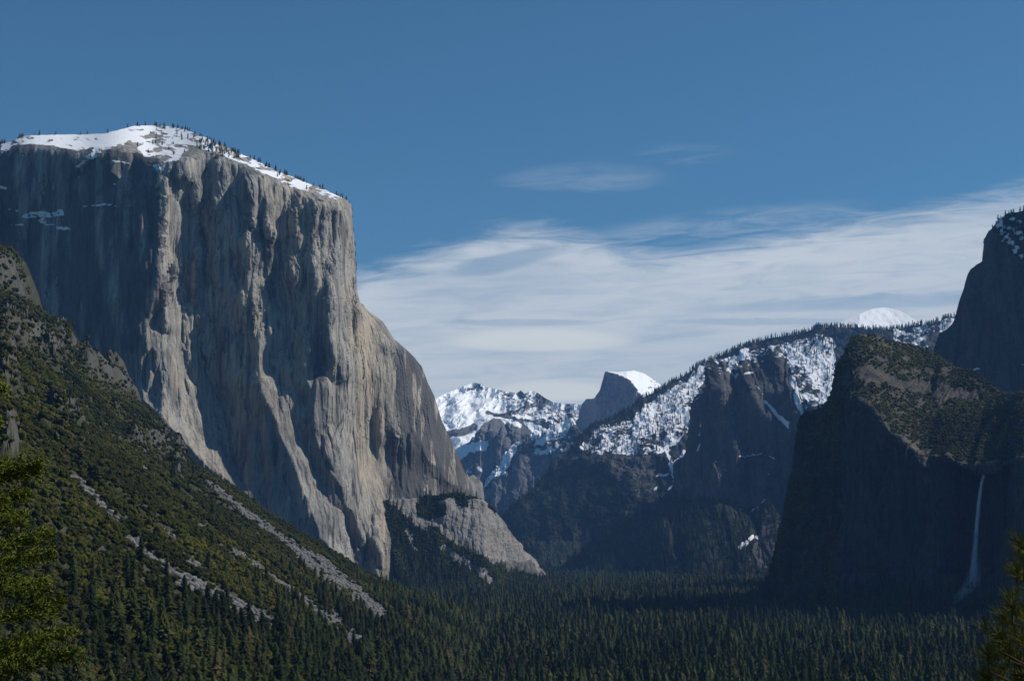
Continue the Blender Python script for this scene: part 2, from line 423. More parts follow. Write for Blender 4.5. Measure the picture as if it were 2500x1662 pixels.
def ec_masks(px, py, N, G):
    wx = 5 * fbm(px / 22, py / 14, 3.1, 4) * 1.6; wy = 5 * fbm(px / 26, py / 12, 8.1, 4) * 1.6
    R = np.zeros(px.shape)
    for p in SNOW_EC: R[inside(px + wx, py + wy, p)] = .56
    patch = fbm(px / 34 + py / 50, py / 11 - px / 60, 1.7, 5, .62)
    R = R + (R > 0) * patch * .9
    for p in SNOW_EC_DENSE: R = np.where(inside(px + wx, py + wy * .5, p), .8 + 1.0 * patch, R)
    for p in SNOW_EC_B: R = np.maximum(R, inside(px + wx * 1.2, py + wy * .8, p) * (.58 + .9 * fbm(px / 12, py / 4, 1.7, 4, .62)))
    nl = .62 + 1.1 * fbm(px / 11, py / 4, 6.7, 4, .62)
    for l_, w_ in (([(57, 528), (95, 521), (125, 528), (152, 518)], 9), ([(85, 532), (112, 546), (142, 553), (172, 562)], 5), ([(24, 550), (60, 546)], 4), ([(110, 524), (100, 540)], 7)):
        R = np.maximum(R, near_line(px + wx * .8, py + wy * .8, l_, w_) * nl)
    V = np.zeros(px.shape)
    V += .34 * ((py - ec_rim(px)) < 20) * (px > 330) * (px < 860)
    T = np.full(px.shape, .5)
    T += .35 * smooth(.0, .5, fbm(px / 40, py / 240, 4.4, 3)) * inside(px, py, [(380, 480), (500, 480), (640, 800), (700, 1000), (480, 1000), (340, 950)])
    T += .3 * near_line(px, py, [(890, 760), (900, 900), (905, 1000), (930, 1200)], 34)
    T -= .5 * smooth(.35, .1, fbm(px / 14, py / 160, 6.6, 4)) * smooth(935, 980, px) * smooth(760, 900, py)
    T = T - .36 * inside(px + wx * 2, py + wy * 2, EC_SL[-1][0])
    ck = np.abs(perlin(px / 17 + 1.6 * fbm(px / 60, py / 190, 2.2, 3), py / 280, 3.3)); c2 = np.abs(perlin(px / 8 + 1.4 * fbm(px / 40, py / 120, 7.2, 3), py / 150, 9.3))
    on = (py > ec_rim(px) + 10)
    T = T - on * (.5 * smooth(.07, .0, ck) * smooth(-.15, .2, fbm(px / 60, py / 90, 4., 2)) + .42 * smooth(.08, .0, c2) * smooth(-.05, .25, fbm(px / 40, py / 60, 14., 2)))
    T = T + on * .38 * smooth(.3, .55, perlin(px / 10, py / 110, 21.)) * (px > 385)
    T = T - .46 * smooth(-.5, .2, fbm(px / 30, py / 200, 3.7, 4)) * inside(px + wx * 3, py, [(-300, 300), (380, 380), (400, 560), (340, 1100), (-300, 1100)])  # shade of the left face painted in as darker rock tone
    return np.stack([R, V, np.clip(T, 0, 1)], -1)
def ec_amp(px, py):
    return (.06 + .94 * smooth(-10, 50, py - ec_rim(px))) * np.where(px < 380, .55, 1) * (1 - .45 * smooth(800, 960, py)) * (.55 + .9 * smooth(-.3, .35, fbm(px / 70, py / 120, 5.5, 3)))
ec_sd = lambda X, Y: np.where(X < 400, -.22, np.where(X < 600, -.2, -.06))
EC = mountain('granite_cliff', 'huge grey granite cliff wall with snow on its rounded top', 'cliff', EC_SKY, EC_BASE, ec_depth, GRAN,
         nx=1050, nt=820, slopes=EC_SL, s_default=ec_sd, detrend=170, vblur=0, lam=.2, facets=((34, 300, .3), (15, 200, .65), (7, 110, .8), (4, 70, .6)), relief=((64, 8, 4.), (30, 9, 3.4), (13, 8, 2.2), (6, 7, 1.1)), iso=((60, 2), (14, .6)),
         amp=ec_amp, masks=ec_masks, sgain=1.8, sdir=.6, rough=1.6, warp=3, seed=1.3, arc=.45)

# apron right of the prow: scree and brush above, slabs below
AP_SKY = [(860, 1150), (905, 1200), (928, 1219), (960, 1218), (1026, 1216), (1091, 1207), (1114, 1205), (1150, 1212), (1183, 1221), (1206, 1244), (1229, 1271), (1252, 1305), (1278, 1336),
          (1309, 1367), (1332, 1399), (1338, 1440), (1345, 1475)]
AP_BASE = [(860, 1475), (1345, 1480)]
def ap_depth(px, py):
    top = np.interp(px, [a for a, b in AP_SKY], [b for a, b in AP_SKY])
    Y = 3856 + (1440 - py) * .45 + (px - 960) * .42
    Y = Y + 170 * smooth(8, -12, px - np.interp(py, [1000, 1076, 1219, 1310, 1400, 1500], [908, 910, 928, 945, 966, 986]))
    Y = Y + np.clip(px - 1180, 0, 200) * 1.2
    return Y
SLAB = [(1030, 1262), (1060, 1245), (1120, 1235), (1190, 1235), (1235, 1275), (1280, 1338), (1340, 1400), (1340, 1420), (1280, 1412), (1230, 1390), (1196, 1375), (1150, 1345),
        (1100, 1320), (1070, 1300), (1055, 1280)]
def ap_masks(px, py, N, G):
    wx = 10 * fbm(px / 30, py / 30, 3.1, 4) * 1.6; wy = 8 * fbm(px / 26, py / 26, 8.1, 4) * 1.6
    V = np.full(px.shape, .8)
    V[inside(px + wx, py + wy, SLAB)] = .12
    V = np.where(inside(px + wx, py + wy, [(925, 1215), (1000, 1215), (1060, 1225), (1110, 1215), (1190, 1220), (1190, 1240), (1060, 1262), (1040, 1300), (1010, 1280), (970, 1240)]), .28, V)
    for p in ([(1018, 1228), (1050, 1215), (1085, 1235), (1090, 1258), (1050, 1268), (1018, 1258)], [(1108, 1210), (1135, 1215), (1145, 1240), (1125, 1235)]):
        V = np.where(inside(px + wx * .6, py + wy * .6, p), .95, V)
    for l, w in (([(1090, 1345), (1130, 1370), (1170, 1400), (1200, 1425)], 9), ([(1075, 1335), (1105, 1352)], 6), ([(990, 1300), (1015, 1345)], 6)):
        V = V - .9 * near_line(px + wx, py + wy, l, w)
    V = V - .1 + .4 * fbm(px / 26, py / 16, 7., 3) * (V > .02)
    T = np.full(px.shape, .62)
    T = T - .6 * inside(px + wx, py + wy, [(1230, 1375), (1290, 1370), (1345, 1410), (1345, 1480), (1240, 1480), (1235, 1400)])
    return np.stack([np.zeros(px.shape), V, np.clip(T, 0, 1)], -1)
AP = mountain('apron_buttress', 'pale sloping rock buttress with brush at the foot of the great cliff', 'rock buttress', AP_SKY, AP_BASE, ap_depth, APRON,
         nx=440, nt=300, slopes=[(SLAB, .35), ([(1230, 1375), (1290, 1370), (1345, 1410), (1345, 1480), (1240, 1480)], -.4)], s_default=.1, detrend=120,
         facets=((26, 60, .5), (10, 30, .5)), relief=((45, 2.2, 3), (16, 2.5, 2)), iso=((40, 6), (12, 2)), masks=ap_masks, rough=2, warp=6, seed=4.4, back=.3)
PIN_SKY = [(1120, 1300), (1135, 1190), (1145, 1165), (1155, 1158), (1168, 1168), (1178, 1178), (1183, 1217), (1190, 1300)]
mountain('rock_pinnacle', 'small pale rock pinnacle behind the shoulder of the great cliff', 'rock pinnacle', PIN_SKY, [(1120, 1400), (1190, 1400)],
         lambda px, py: 4900 + (px - 1150) * 1.5 + (1300 - py) * .5, APRON, nx=70, nt=90, s_default=.5, detrend=60, relief=((40, 5, 6),), iso=((30, 6),), rough=1.5,
         seed=6.4, back=.3)

# ------------------------------------------------------------------ far snow range
CR_SKY = [(960, 1040), (1030, 992), (1061, 974), (1095, 957), (1130, 942), (1160, 934), (1175, 937), (1187, 945), (1214, 950), (1244, 957), (1263, 959), (1271, 952), (1280, 961),
          (1288, 957), (1298, 952), (1317, 961), (1332, 972), (1351, 982), (1381, 984), (1404, 985), (1430, 990), (1600, 1010), (1700, 1000)]
def cr_depth(px, py):
    return 13200 - (py - 940) * 13. + 260 * fbm(px / 60, py / 50, 2.2, 3) - 170 * fbm((px + py * .7) / 45, (py - px * .2) / 60, 5.2, 4, ridged=True)
def cr_masks(px, py, N, G):
    wx = 8 * fbm(px / 20, py / 20, 3.1, 4) * 1.6; wy = 6 * fbm(px / 20, py / 20, 8.1, 4) * 1.6
    R = .97 + .34 * fbm(px / 16, py / 16, 1.9, 5, .65) - .25 * smooth(1010, 1120, py)
    V = np.zeros(px.shape)
    trees = inside(px + wx, py + wy, [(1215, 950), (1260, 955), (1320, 962), (1420, 985), (1420, 1040), (1330, 1040), (1290, 1010), (1240, 1010), (1230, 980)])
    R = R - .4 * trees + .3 * trees * fbm(px / 6, py / 5, 1.1, 4)
    V = V + .5 * trees * (R < .5)
    for l, w in (([(1315, 960), (1332, 975), (1322, 982)], 9), ([(1266, 955), (1278, 962)], 6), ([(1140, 948), (1165, 940), (1180, 947)], 5), ([(1210, 1015), (1260, 1000), (1290, 985)], 5),
                 ([(1190, 1005), (1240, 1018), (1300, 1024), (1340, 1034)], 6), ([(1090, 1062), (1130, 1060), (1160, 1050)], 14)):
        R = R - .6 * near_line(px + wx * .6, py + wy * .6, l, w)
        V = V + .45 * near_line(px + wx * .6, py + wy * .6, l, w)
    return np.stack([R, V, np.full(px.shape, .5)], -1)
mountain('snowy_mountain', 'distant snow covered mountain range with a rounded white peak', 'mountain', CR_SKY, [(960, 1200), (1700, 1200)], cr_depth, GRAN_FAR,
         nx=560, nt=240, s_default=.3, detrend=120, slopes=[([(960, 1100), (1180, 935), (1120, 1000), (1060, 1090)], -.9), ([(1200, 1020), (1290, 950), (1265, 1010)], -1.2)],
         relief=(), iso=((600, 70), (160, 16)), masks=cr_masks, rough=1.2, warp=8, seed=8.8)
# middle dome with bare walls
MD_SKY = [(1000, 1130), (1061, 1112), (1085, 1100), (1120, 1092), (1150, 1078), (1165, 1058), (1185, 1035), (1205, 1021), (1225, 1022), (1250, 1030), (1272, 1024), (1290, 1032), (1320, 1042), (1345, 1060), (1370, 1075), (1430, 1110)]
def md_depth(px, py): return 9900 - (px - 1200) * 2.4 - (py - 1030) * 4. + np.clip(1060 - py, 0, 40) * 12
def md_masks(px, py, N, G):
    wx = 6 * fbm(px / 20, py / 20, 3.1, 4) * 1.6; wy = 5 * fbm(px / 20, py / 20, 8.1, 4) * 1.6
    R = np.zeros(px.shape)
    for p in ([(1215, 1022), (1250, 1028), (1274, 1030), (1272, 1045), (1255, 1048), (1240, 1036)], [(1275, 1024), (1320, 1040), (1345, 1062), (1310, 1080), (1290, 1070), (1298, 1050), (1280, 1034)],
              [(1060, 1105), (1120, 1092), (1200, 1080), (1192, 1110), (1150, 1115), (1120, 1125), (1150, 1112), (1100, 1140), (1070, 1120)],
              [(1000, 1130), (1080, 1095), (1085, 1105), (1060, 1140)]):
        R = np.maximum(R, .85 * inside(px + wx, py + wy, p))
    R = np.maximum(R, (.42 + .5 * fbm(px / 16, py / 12, 3.3, 4)) * smooth(1130, 1150, py))
    R = R * (1 - inside(px + wx * .5, py, [(1170, 1060), (1205, 1020), (1232, 1040), (1265, 1050), (1270, 1030), (1290, 1060), (1240, 1130), (1200, 1145), (1185, 1120), (1205, 1075), (1160, 1075)]) * (R < .8))
    return np.stack([R, np.full(px.shape, .18), np.full(px.shape, .55)], -1)
mountain('bare_dome', 'bare grey granite dome with snow ledges below the snowy range', 'granite dome', MD_SKY, [(1000, 1300), (1430, 1300)], md_depth, GRAN_FAR, nx=260, nt=170,
         s_default=-.35, detrend=100, slopes=[([(1160, 1060), (1205, 1020), (1215, 1080), (1200, 1150), (1150, 1120)], -.6), ([(1272, 1020), (1292, 1060), (1240, 1140), (1235, 1080)], .2)],
         relief=((160, 3, 22), (60, 3, 12)), iso=((120, 14),), masks=md_masks, rough=1., seed=9.1)
# long ridge coming down to the left
ND_SKY = [(1060, 1290), (1120, 1245), (1150, 1215), (1168, 1198), (1187, 1174), (1214, 1140), (1240, 1105), (1259, 1086), (1279, 1075), (1301, 1082), (1324, 1062), (1340, 1048), (1355, 1036),
          (1381, 1023), (1398, 1020), (1410, 1042), (1425, 1062), (1470, 1085), (1520, 1100)]
def nd_depth(px, py):
    top = np.interp(px, [a for a, b in ND_SKY], [b for a, b in ND_SKY])
    return 8900 - (px - 1250) * 2.2 - (py - 1100) * 3.5
def nd_masks(px, py, N, G):
    wx = 7 * fbm(px / 16, py / 20, 3.1, 4) * 1.6; wy = 6 * fbm(px / 16, py / 16, 8.1, 4) * 1.6
    R = np.zeros(px.shape); n = fbm(px / 9, py / 6, 3.3, 4, .6)
    R = np.where(inside(px + wx, py + wy, [(1180, 1200), (1186, 1165), (1262, 1080), (1284, 1078), (1264, 1110), (1245, 1140), (1235, 1165), (1200, 1180)]), .62 + .5 * n, R)
    R = np.where(inside(px + wx * .6, py + wy * .6, [(1300, 1086), (1355, 1036), (1395, 1018), (1425, 1012), (1400, 1040), (1385, 1066), (1345, 1082), (1320, 1090)]), .85 + .2 * n, R)
    R = np.where(inside(px + wx, py + wy, [(1300, 1090), (1380, 1070), (1430, 1050), (1440, 1120), (1380, 1110), (1310, 1115)]), .48 + .6 * n, R)
    R = np.maximum(R, .3 + .5 * n - smooth(1130, 1230, py) * .3)
    V = .45 + .3 * n - .3 * inside(px, py + wy, [(1300, 1110), (1430, 1110), (1200, 1270), (1130, 1250), (1240, 1160)])
    return np.stack([R, V, np.full(px.shape, .45)], -1)
ND = mountain('forested_ridge', 'dark blue ridge with snow streaks running down below the half dome', 'mountain ridge', ND_SKY, [(1060, 1420), (1520, 1420)], nd_depth, GRAN_FAR, nx=360, nt=260,
         s_default=-.25, detrend=120, slopes=[([(1186, 1165), (1262, 1080), (1284, 1078), (1235, 1165)], .3), ([(1300, 1086), (1355, 1036), (1425, 1012), (1385, 1066)], .5)],
         relief=((130, 3, 18), (50, 3, 10)), iso=((90, 18),), masks=nd_masks, rough=1.6, seed=10.1)
# half dome
HD_SKY = [(1380, 1120), (1404, 1064), (1410, 1033), (1420, 987), (1431, 974), (1450, 972), (1464, 953), (1473, 922), (1477, 907), (1483, 906), (1507, 908), (1546, 904), (1572, 911), (1595, 926), (1614, 940),
          (1640, 962), (1700, 1010)]
hd_edge = pl([(1380, 1060), (1477, 906), (1483, 908), (1507, 917), (1530, 926), (1546, 942), (1557, 957), (1568, 968), (1590, 1000), (1700, 1080)])
def hd_depth(px, py):
    e = hd_edge(px)
    Y = 11600 - (py - 900) * 1.5 - (px - 1480) * 1.2
    Y = Y + np.clip(e - py, 0, 80) * 16
    Y = Y + np.clip(1455 - px, 0, 90) * 5 * 1.
    return Y
def hd_masks(px, py, N, G):
    e = hd_edge(px + 3 * fbm(px / 14, py / 14, 1.))
    n = fbm(px / 12, py / 7, 3.3, 4, .6)
    R = np.where((py < e - 1) & (px > 1480), .8 + n * .5 - .35 * smooth(1520, 1600, px) * smooth(-.1, .3, fbm(px / 9, py / 5, 9., 4)), 0)
    R = np.where((px < 1480) & (n > .25) & (px < 1450), .45, R)
    V = np.where(px < 1468, .25, .0) * smooth(960, 1000, py)
    return np.stack([R, V, np.full(px.shape, .5)], -1)
mountain('sheer_dome', 'blue grey granite dome cut in half with sheer shaded face and snowy rounded top', 'granite dome', HD_SKY, [(1380, 1250), (1700, 1250)], hd_depth, GRAN_FAR, nx=300, nt=240,
         s_default=-.28, detrend=400, facets=((22, 120, .5),), relief=((160, 7, 16), (50, 7, 10)), iso=((260, 22), (60, 9)), amp=lambda px, py: np.where(py < hd_edge(px), .3, 1.), masks=hd_masks, rough=.9, warp=3, seed=12.1, arc=.6)

# ------------------------------------------------------------------ middle mountains, right of the valley
MR_SKY = [(1180, 1330), (1229, 1258), (1260, 1232), (1279, 1214), (1305, 1188), (1332, 1151), (1381, 1109), (1404, 1080), (1430, 1058), (1469, 1035), (1496, 1022), (1534, 1000), (1572, 970), (1618, 945), (1656, 924), (1687, 905),
          (1717, 888), (1744, 872), (1782, 860), (1815, 846), (1880, 825), (1930, 818), (1960, 812), (1991, 800), (2037, 798), (2075, 800), (2130, 806), (2200, 802), (2243, 790), (2274, 790), (2330, 772), (2400, 765)]
MR_BASE = [(1180, 1430), (1400, 1415), (2400, 1415)]
def mr_depth(px, py):
    Y = 7300 - (py - 1000) * 2.2 - (px - 1700) * .9
    Y = Y + np.clip(1120 - py, 0, 400) * 2.8                       # snowy upper slope lies back
    Y = Y - np.clip(py - 1320, 0, 200) * 4
    return Y
MR_SNOW = [(1412, 1098), (1440, 1072), (1473, 1040), (1542, 1018), (1580, 980), (1626, 953), (1671, 926), (1717, 897), (1760, 876), (1960, 825), (2040, 825), (2040, 1010), (1960, 1000), (1940, 920),
           (1760, 900), (1725, 930), (1706, 972), (1683, 1018), (1683, 1064), (1649, 1094), (1610, 1117), (1534, 1113), (1469, 1113)]
def mr_masks(px, py, N, G):
    wx = 8 * fbm(px / 16, py / 16, 3.1, 4) * 1.6; wy = 7 * fbm(px / 16, py / 16, 8.1, 4) * 1.6
    q_ = px * .5 + py; n = .55 * fbm(px / 60 - py / 130, py / 40 + px / 120, 5.3, 4, .6) + .5 * fbm(px / 12 + py / 50, py / 7, 3.3, 5, .68)
    R = np.where(inside(px + wx, py + wy, MR_SNOW), .56 + .85 * n + .1 * smooth(1100, 1000, py), .15 + .6 * n * smooth(1180, 1080, py))
    R = np.where(px > 2180, .5 + .9 * n, R)
    for l, w, v in (([(1660, 930), (1640, 1040), (1626, 1094), (1641, 1140), (1646, 1165)], 5, .9), ([(1641, 1148), (1655, 1128), (1671, 1109)], 6, .9), ([(1603, 1165), (1620, 1158), (1632, 1156)], 4, .8),
                    ([(1597, 1196), (1606, 1190)], 4, .9), ([(1650, 1175), (1633, 1200), (1607, 1229)], 6, .75)):
        R = np.maximum(R, v * near_line(px + wx * .5, py + wy * .5, l, w))
    V = .56 + .35 * fbm(px / 18, py / 12, 5.5, 3) + .3 * smooth(1120, 1180, py)
    V = V - .3 * inside(px + wx, py + wy, [(1490, 1120), (1598, 1110), (1600, 1200), (1560, 1225), (1530, 1230), (1500, 1170)])
    T = np.full(px.shape, .36) + .4 * inside(px + wx, py + wy, [(1470, 1115), (1598, 1115), (1600, 1200), (1540, 1235), (1520, 1180)])
    return np.stack([R, V, np.clip(T, 0, 1)], -1)
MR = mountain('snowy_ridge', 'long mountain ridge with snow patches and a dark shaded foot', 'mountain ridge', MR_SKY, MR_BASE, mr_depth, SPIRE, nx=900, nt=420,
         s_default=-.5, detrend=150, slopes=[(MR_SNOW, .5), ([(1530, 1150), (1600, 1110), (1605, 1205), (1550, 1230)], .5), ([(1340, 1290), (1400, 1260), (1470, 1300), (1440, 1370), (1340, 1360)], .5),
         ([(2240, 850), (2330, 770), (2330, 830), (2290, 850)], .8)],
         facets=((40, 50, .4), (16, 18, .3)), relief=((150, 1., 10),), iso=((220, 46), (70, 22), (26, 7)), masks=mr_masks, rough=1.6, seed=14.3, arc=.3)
SD_SKY = [(1960, 835), (2037, 797), (2055, 786), (2075, 776), (2105, 764), (2132, 753), (2163, 750), (2193, 757), (2216, 769), (2243, 786), (2300, 812)]
def sd_masks(px, py, N, G):
    n = fbm(px / 14, py / 4, 3.3, 4, .6)
    return np.stack([.84 + n * .7 * smooth(2080, 2180, px) - .05, np.zeros(px.shape), np.full(px.shape, .5)], -1)
mountain('snowy_dome', 'small rounded snow dome rising behind the treed ridge', 'snow dome', SD_SKY, [(1960, 860), (2300, 860)], lambda px, py: 9500 - (py - 750) * 8., GRAN_FAR, nx=160, nt=50,
         s_default=.8, detrend=80, slopes=[([(1960, 700), (2110, 700), (2090, 860), (1960, 860)], -.6)], relief=(), iso=((120, 12),), masks=sd_masks, rough=.5, seed=15.5)
WA_SKY = [(1360, 1440), (1397, 1373), (1450, 1328), (1507, 1285), (1560, 1248), (1600, 1228), (1640, 1190), (1655, 1130), (1688, 1100), (1690, 1040), (1700, 985), (1712, 950), (1722, 905), (1728, 880), (1745, 876),
          (1765, 884), (1780, 904), (1796, 902), (1815, 885), (1832, 870), (1860, 860), (1880, 845), (1905, 850), (1925, 880), (1934, 915), (1940, 950), (1958, 975), (1975, 990), (2000, 985), (2060, 980)]
def wa_depth(px, py):
    Y = 5700 - (px - 1750) * .5 - (py - 1100) * .7 + np.clip(960 - py, 0, 200) * 1.5
    Y = Y - np.clip(py - 1225, 0, 300) * 1.9 + np.clip(1700 - px, 0, 400) * 1.2
    return Y
def wa_masks(px, py, N, G):
    wx = 6 * fbm(px / 12, py / 12, 3.1, 4) * 1.6; wy = 6 * fbm(px / 12, py / 12, 8.1, 4) * 1.6
    n = fbm(px / 8, py / 6, 3.3, 4, .6)
    top = np.interp(px, [a for a, b in WA_SKY], [b for a, b in WA_SKY])
    R = (.46 + .7 * n) * smooth(90, 0, py - top) * (px > 1700) * 1.1
    for l, w, v in (([(1868, 983), (1890, 1005), (1910, 1025), (1926, 1040)], 6, .9), ([(1930, 930), (1938, 960), (1948, 995), (1957, 1022)], 6, .9), ([(1800, 1118), (1815, 1112), (1853, 1111), (1876, 1113), (1891, 1120)], 2.6, .8),
                    ([(1803, 1241), (1830, 1240), (1850, 1238), (1868, 1228)], 2.6, .62), ([(1838, 940), (1852, 965), (1866, 985)], 3.5, .7), ([(1704, 1068), (1712, 1045), (1709, 1030)], 4, .75), ([(1850, 1300), (1832, 1312), (1807, 1337)], 6, .8),
                    ([(1710, 1090), (1706, 1108)], 4, .6), ([(1790, 985), (1806, 984), (1814, 1000)], 2.5, .6), ([(1925, 1050), (1934, 1030), (1920, 1038)], 4, .6), ([(1874, 1155), (1879, 1162)], 3, .8), ([(1820, 925), (1840, 915)], 4, .7)):
        R = np.maximum(R, v * near_line(px + wx * .4, py + wy * .4, l, w))
    V = .1 + .3 * n + .8 * smooth(1195, 1240, py - (px - 1700) * .12) + .4 * smooth(40, 0, py - top) * (px > 1700)
    V = V - 1. * inside(px, py, [(1850, 1290), (1930, 1190), (1930, 1380), (1830, 1380)])
    T = np.full(px.shape, .42) + .55 * inside(px + wx, py + wy, [(1757, 885), (1775, 890), (1785, 960), (1792, 1065), (1775, 1040), (1762, 970)]) + .4 * inside(px + wx, py + wy, [(1822, 905), (1840, 940), (1875, 990), (1885, 1040), (1850, 1000), (1830, 960)])  # sunlit spire edges painted in as warmer, paler tone
    return np.stack([R, V, np.clip(T, 0, 1)], -1)
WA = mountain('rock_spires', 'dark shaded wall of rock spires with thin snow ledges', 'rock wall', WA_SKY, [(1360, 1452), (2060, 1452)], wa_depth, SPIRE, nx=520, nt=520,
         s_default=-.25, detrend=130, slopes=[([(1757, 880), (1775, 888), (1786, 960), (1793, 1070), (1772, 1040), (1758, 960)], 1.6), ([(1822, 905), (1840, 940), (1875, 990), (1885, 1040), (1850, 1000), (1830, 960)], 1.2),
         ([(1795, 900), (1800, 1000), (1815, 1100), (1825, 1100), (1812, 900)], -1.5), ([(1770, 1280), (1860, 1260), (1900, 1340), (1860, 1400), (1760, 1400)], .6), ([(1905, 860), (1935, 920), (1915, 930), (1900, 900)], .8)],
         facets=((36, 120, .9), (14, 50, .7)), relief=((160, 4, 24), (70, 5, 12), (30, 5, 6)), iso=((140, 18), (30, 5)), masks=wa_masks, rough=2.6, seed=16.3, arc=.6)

# ------------------------------------------------------------------ right-hand rocks
FR_SKY = [(1780, 1545), (1850, 1470), (1872, 1430), (1884, 1380), (1903, 1300), (1914, 1255), (1930, 1197), (1936, 1160), (1941, 1121), (1945, 1080), (1949, 1037), (1955, 1018), (1968, 1004), (1985, 1000), (2006, 994), (2018, 980), (2025, 966), (2033, 955), (2037, 937),
          (2044, 891), (2056, 868), (2067, 850), (2079, 826), (2092, 818), (2105, 814), (2140, 821), (2178, 833), (2228, 841), (2274, 856), (2297, 872), (2331, 895), (2358, 903), (2389, 914), (2408, 926), (2427, 945), (2446, 956),
          (2500, 958), (2600, 1000), (2680, 1080), (2760, 1200)]
FR_BASE = [(1780, 1548), (1900, 1545), (2760, 1548)]
fr_rim = pl([(1780, 1600), (2040, 1600), (2070, 980), (2100, 982), (2140, 1010), (2178, 1060), (2235, 1100), (2258, 1112), (2275, 1116), (2305, 1118), (2340, 1134), (2370, 1140), (2404, 1147), (2425, 1142), (2448, 1134), (2500, 1118), (2620, 1120), (2760, 1240)])
def fr_depth(px, py):
    e = np.clip(py - fr_rim(px), 0, 500); a = np.clip(fr_rim(px) - py, 0, 400)
    Y = 2660 - e * .10 + a * 1.65
    left = smooth(2120, 1900, px)
    Y = Y + left * 240 + smooth(2275, 2390, px) * smooth(2490, 2430, px) * 90 * smooth(0, 10, py - fr_rim(px))
    Y = Y - smooth(2440, 2520, px) * 40 - np.clip(py - 1400, 0, 200) * 1.6
    Y = np.where(px < 2070, 2660 + (2110 - px) * 1.5 - (py - 1000) * .1, Y)
    return Y - (px - 2100) * np.where(px > 2100, .5, .3)
def fr_masks(px, py, N, G):
    wx = 14 * fbm(px / 40, py / 40, 3.1, 5) * 1.6; wy = 12 * fbm(px / 40, py / 40, 8.1, 5) * 1.6
    up = smooth(-6, 10, fr_rim(px + wx) - py + wy * .4)
    n = fbm(px / 30, py / 18, 3.3, 4, .6)
    V = up * (.62 + .7 * n) + (1 - up) * (.16 + .4 * n) + .4 * smooth(1400, 1480, py)
    V = V - .5 * up * near_line(px + wx, py + wy, [(2100, 920), (2200, 940), (2330, 960), (2380, 975)], 16)
    V = V + .3 * inside(px + wx, py + wy, [(2250, 1000), (2450, 1000), (2470, 1120), (2400, 1140), (2310, 1110)])
    V = V - .7 * near_line(px, py, [(2170, 1060), (2230, 1092), (2258, 1112), (2263, 1150)], 6)
    V = np.where(near_line(px, py, [(2400, 1146), (2420, 1140), (2436, 1132)], 5) > .5, 0, V)
    T = .35 + .35 * up + .5 * near_line(px + wx * .5, py, [(2180, 1062), (2230, 1096), (2258, 1112), (2264, 1180)], 6) + .6 * near_line(px, py, [(2400, 1146), (2420, 1140), (2436, 1132)], 5)
    return np.stack([np.zeros(px.shape), V, np.clip(T, 0, 1)], -1)
def fr_sd(X, Y):
    return np.where(Y < fr_rim(X), -.75, -.3)
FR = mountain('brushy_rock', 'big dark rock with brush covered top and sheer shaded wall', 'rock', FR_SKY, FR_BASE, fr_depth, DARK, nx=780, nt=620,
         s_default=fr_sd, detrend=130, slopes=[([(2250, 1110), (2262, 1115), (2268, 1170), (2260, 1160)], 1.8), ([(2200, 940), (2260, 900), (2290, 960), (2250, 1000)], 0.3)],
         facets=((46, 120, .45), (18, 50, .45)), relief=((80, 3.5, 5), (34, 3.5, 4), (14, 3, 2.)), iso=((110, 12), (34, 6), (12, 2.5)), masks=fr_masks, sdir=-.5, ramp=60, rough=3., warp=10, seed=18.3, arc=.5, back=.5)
UR_SKY = [(2262, 960), (2268, 880), (2285, 836), (2293, 814), (2312, 802), (2327, 788), (2335, 761), (2343, 731), (2354, 700), (2362, 672), (2369, 657), (2385, 645), (2400, 636), (2403, 610), (2404, 583), (2412, 568), (2422, 556), (2438, 532),
          (2469, 519), (2500, 513), (2560, 500), (2640, 520), (2720, 600), (2780, 800)]
def ur_masks(px, py, N, G):
    n = fbm(px / 9, py / 7, 3.3, 4, .6)
    z = inside(px, py, [(2404, 500), (2422, 556), (2440, 590), (2470, 620), (2500, 640), (2700, 660), (2700, 400)])
    R = z * (.47 + .75 * n)
    R = np.maximum(R, .9 * near_line(px + 5 * n, py + 5 * n, [(2380, 907), (2400, 904)], 3)); R = np.maximum(R, .9 * near_line(px + 5 * n, py + 5 * n, [(2487, 890), (2500, 892)], 3))
    return np.stack([R, z * .75 + .1 + .3 * n, np.full(px.shape, .5)], -1)
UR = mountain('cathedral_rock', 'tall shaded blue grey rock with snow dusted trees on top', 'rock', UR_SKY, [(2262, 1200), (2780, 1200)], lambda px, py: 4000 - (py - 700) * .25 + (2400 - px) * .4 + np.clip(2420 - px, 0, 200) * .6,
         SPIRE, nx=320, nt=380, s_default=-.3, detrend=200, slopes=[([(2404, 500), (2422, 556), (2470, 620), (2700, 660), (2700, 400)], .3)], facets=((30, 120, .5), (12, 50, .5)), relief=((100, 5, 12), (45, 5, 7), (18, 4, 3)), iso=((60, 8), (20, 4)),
         masks=ur_masks, ramp=40, rough=3., seed=19.3, arc=.6, back=.45)
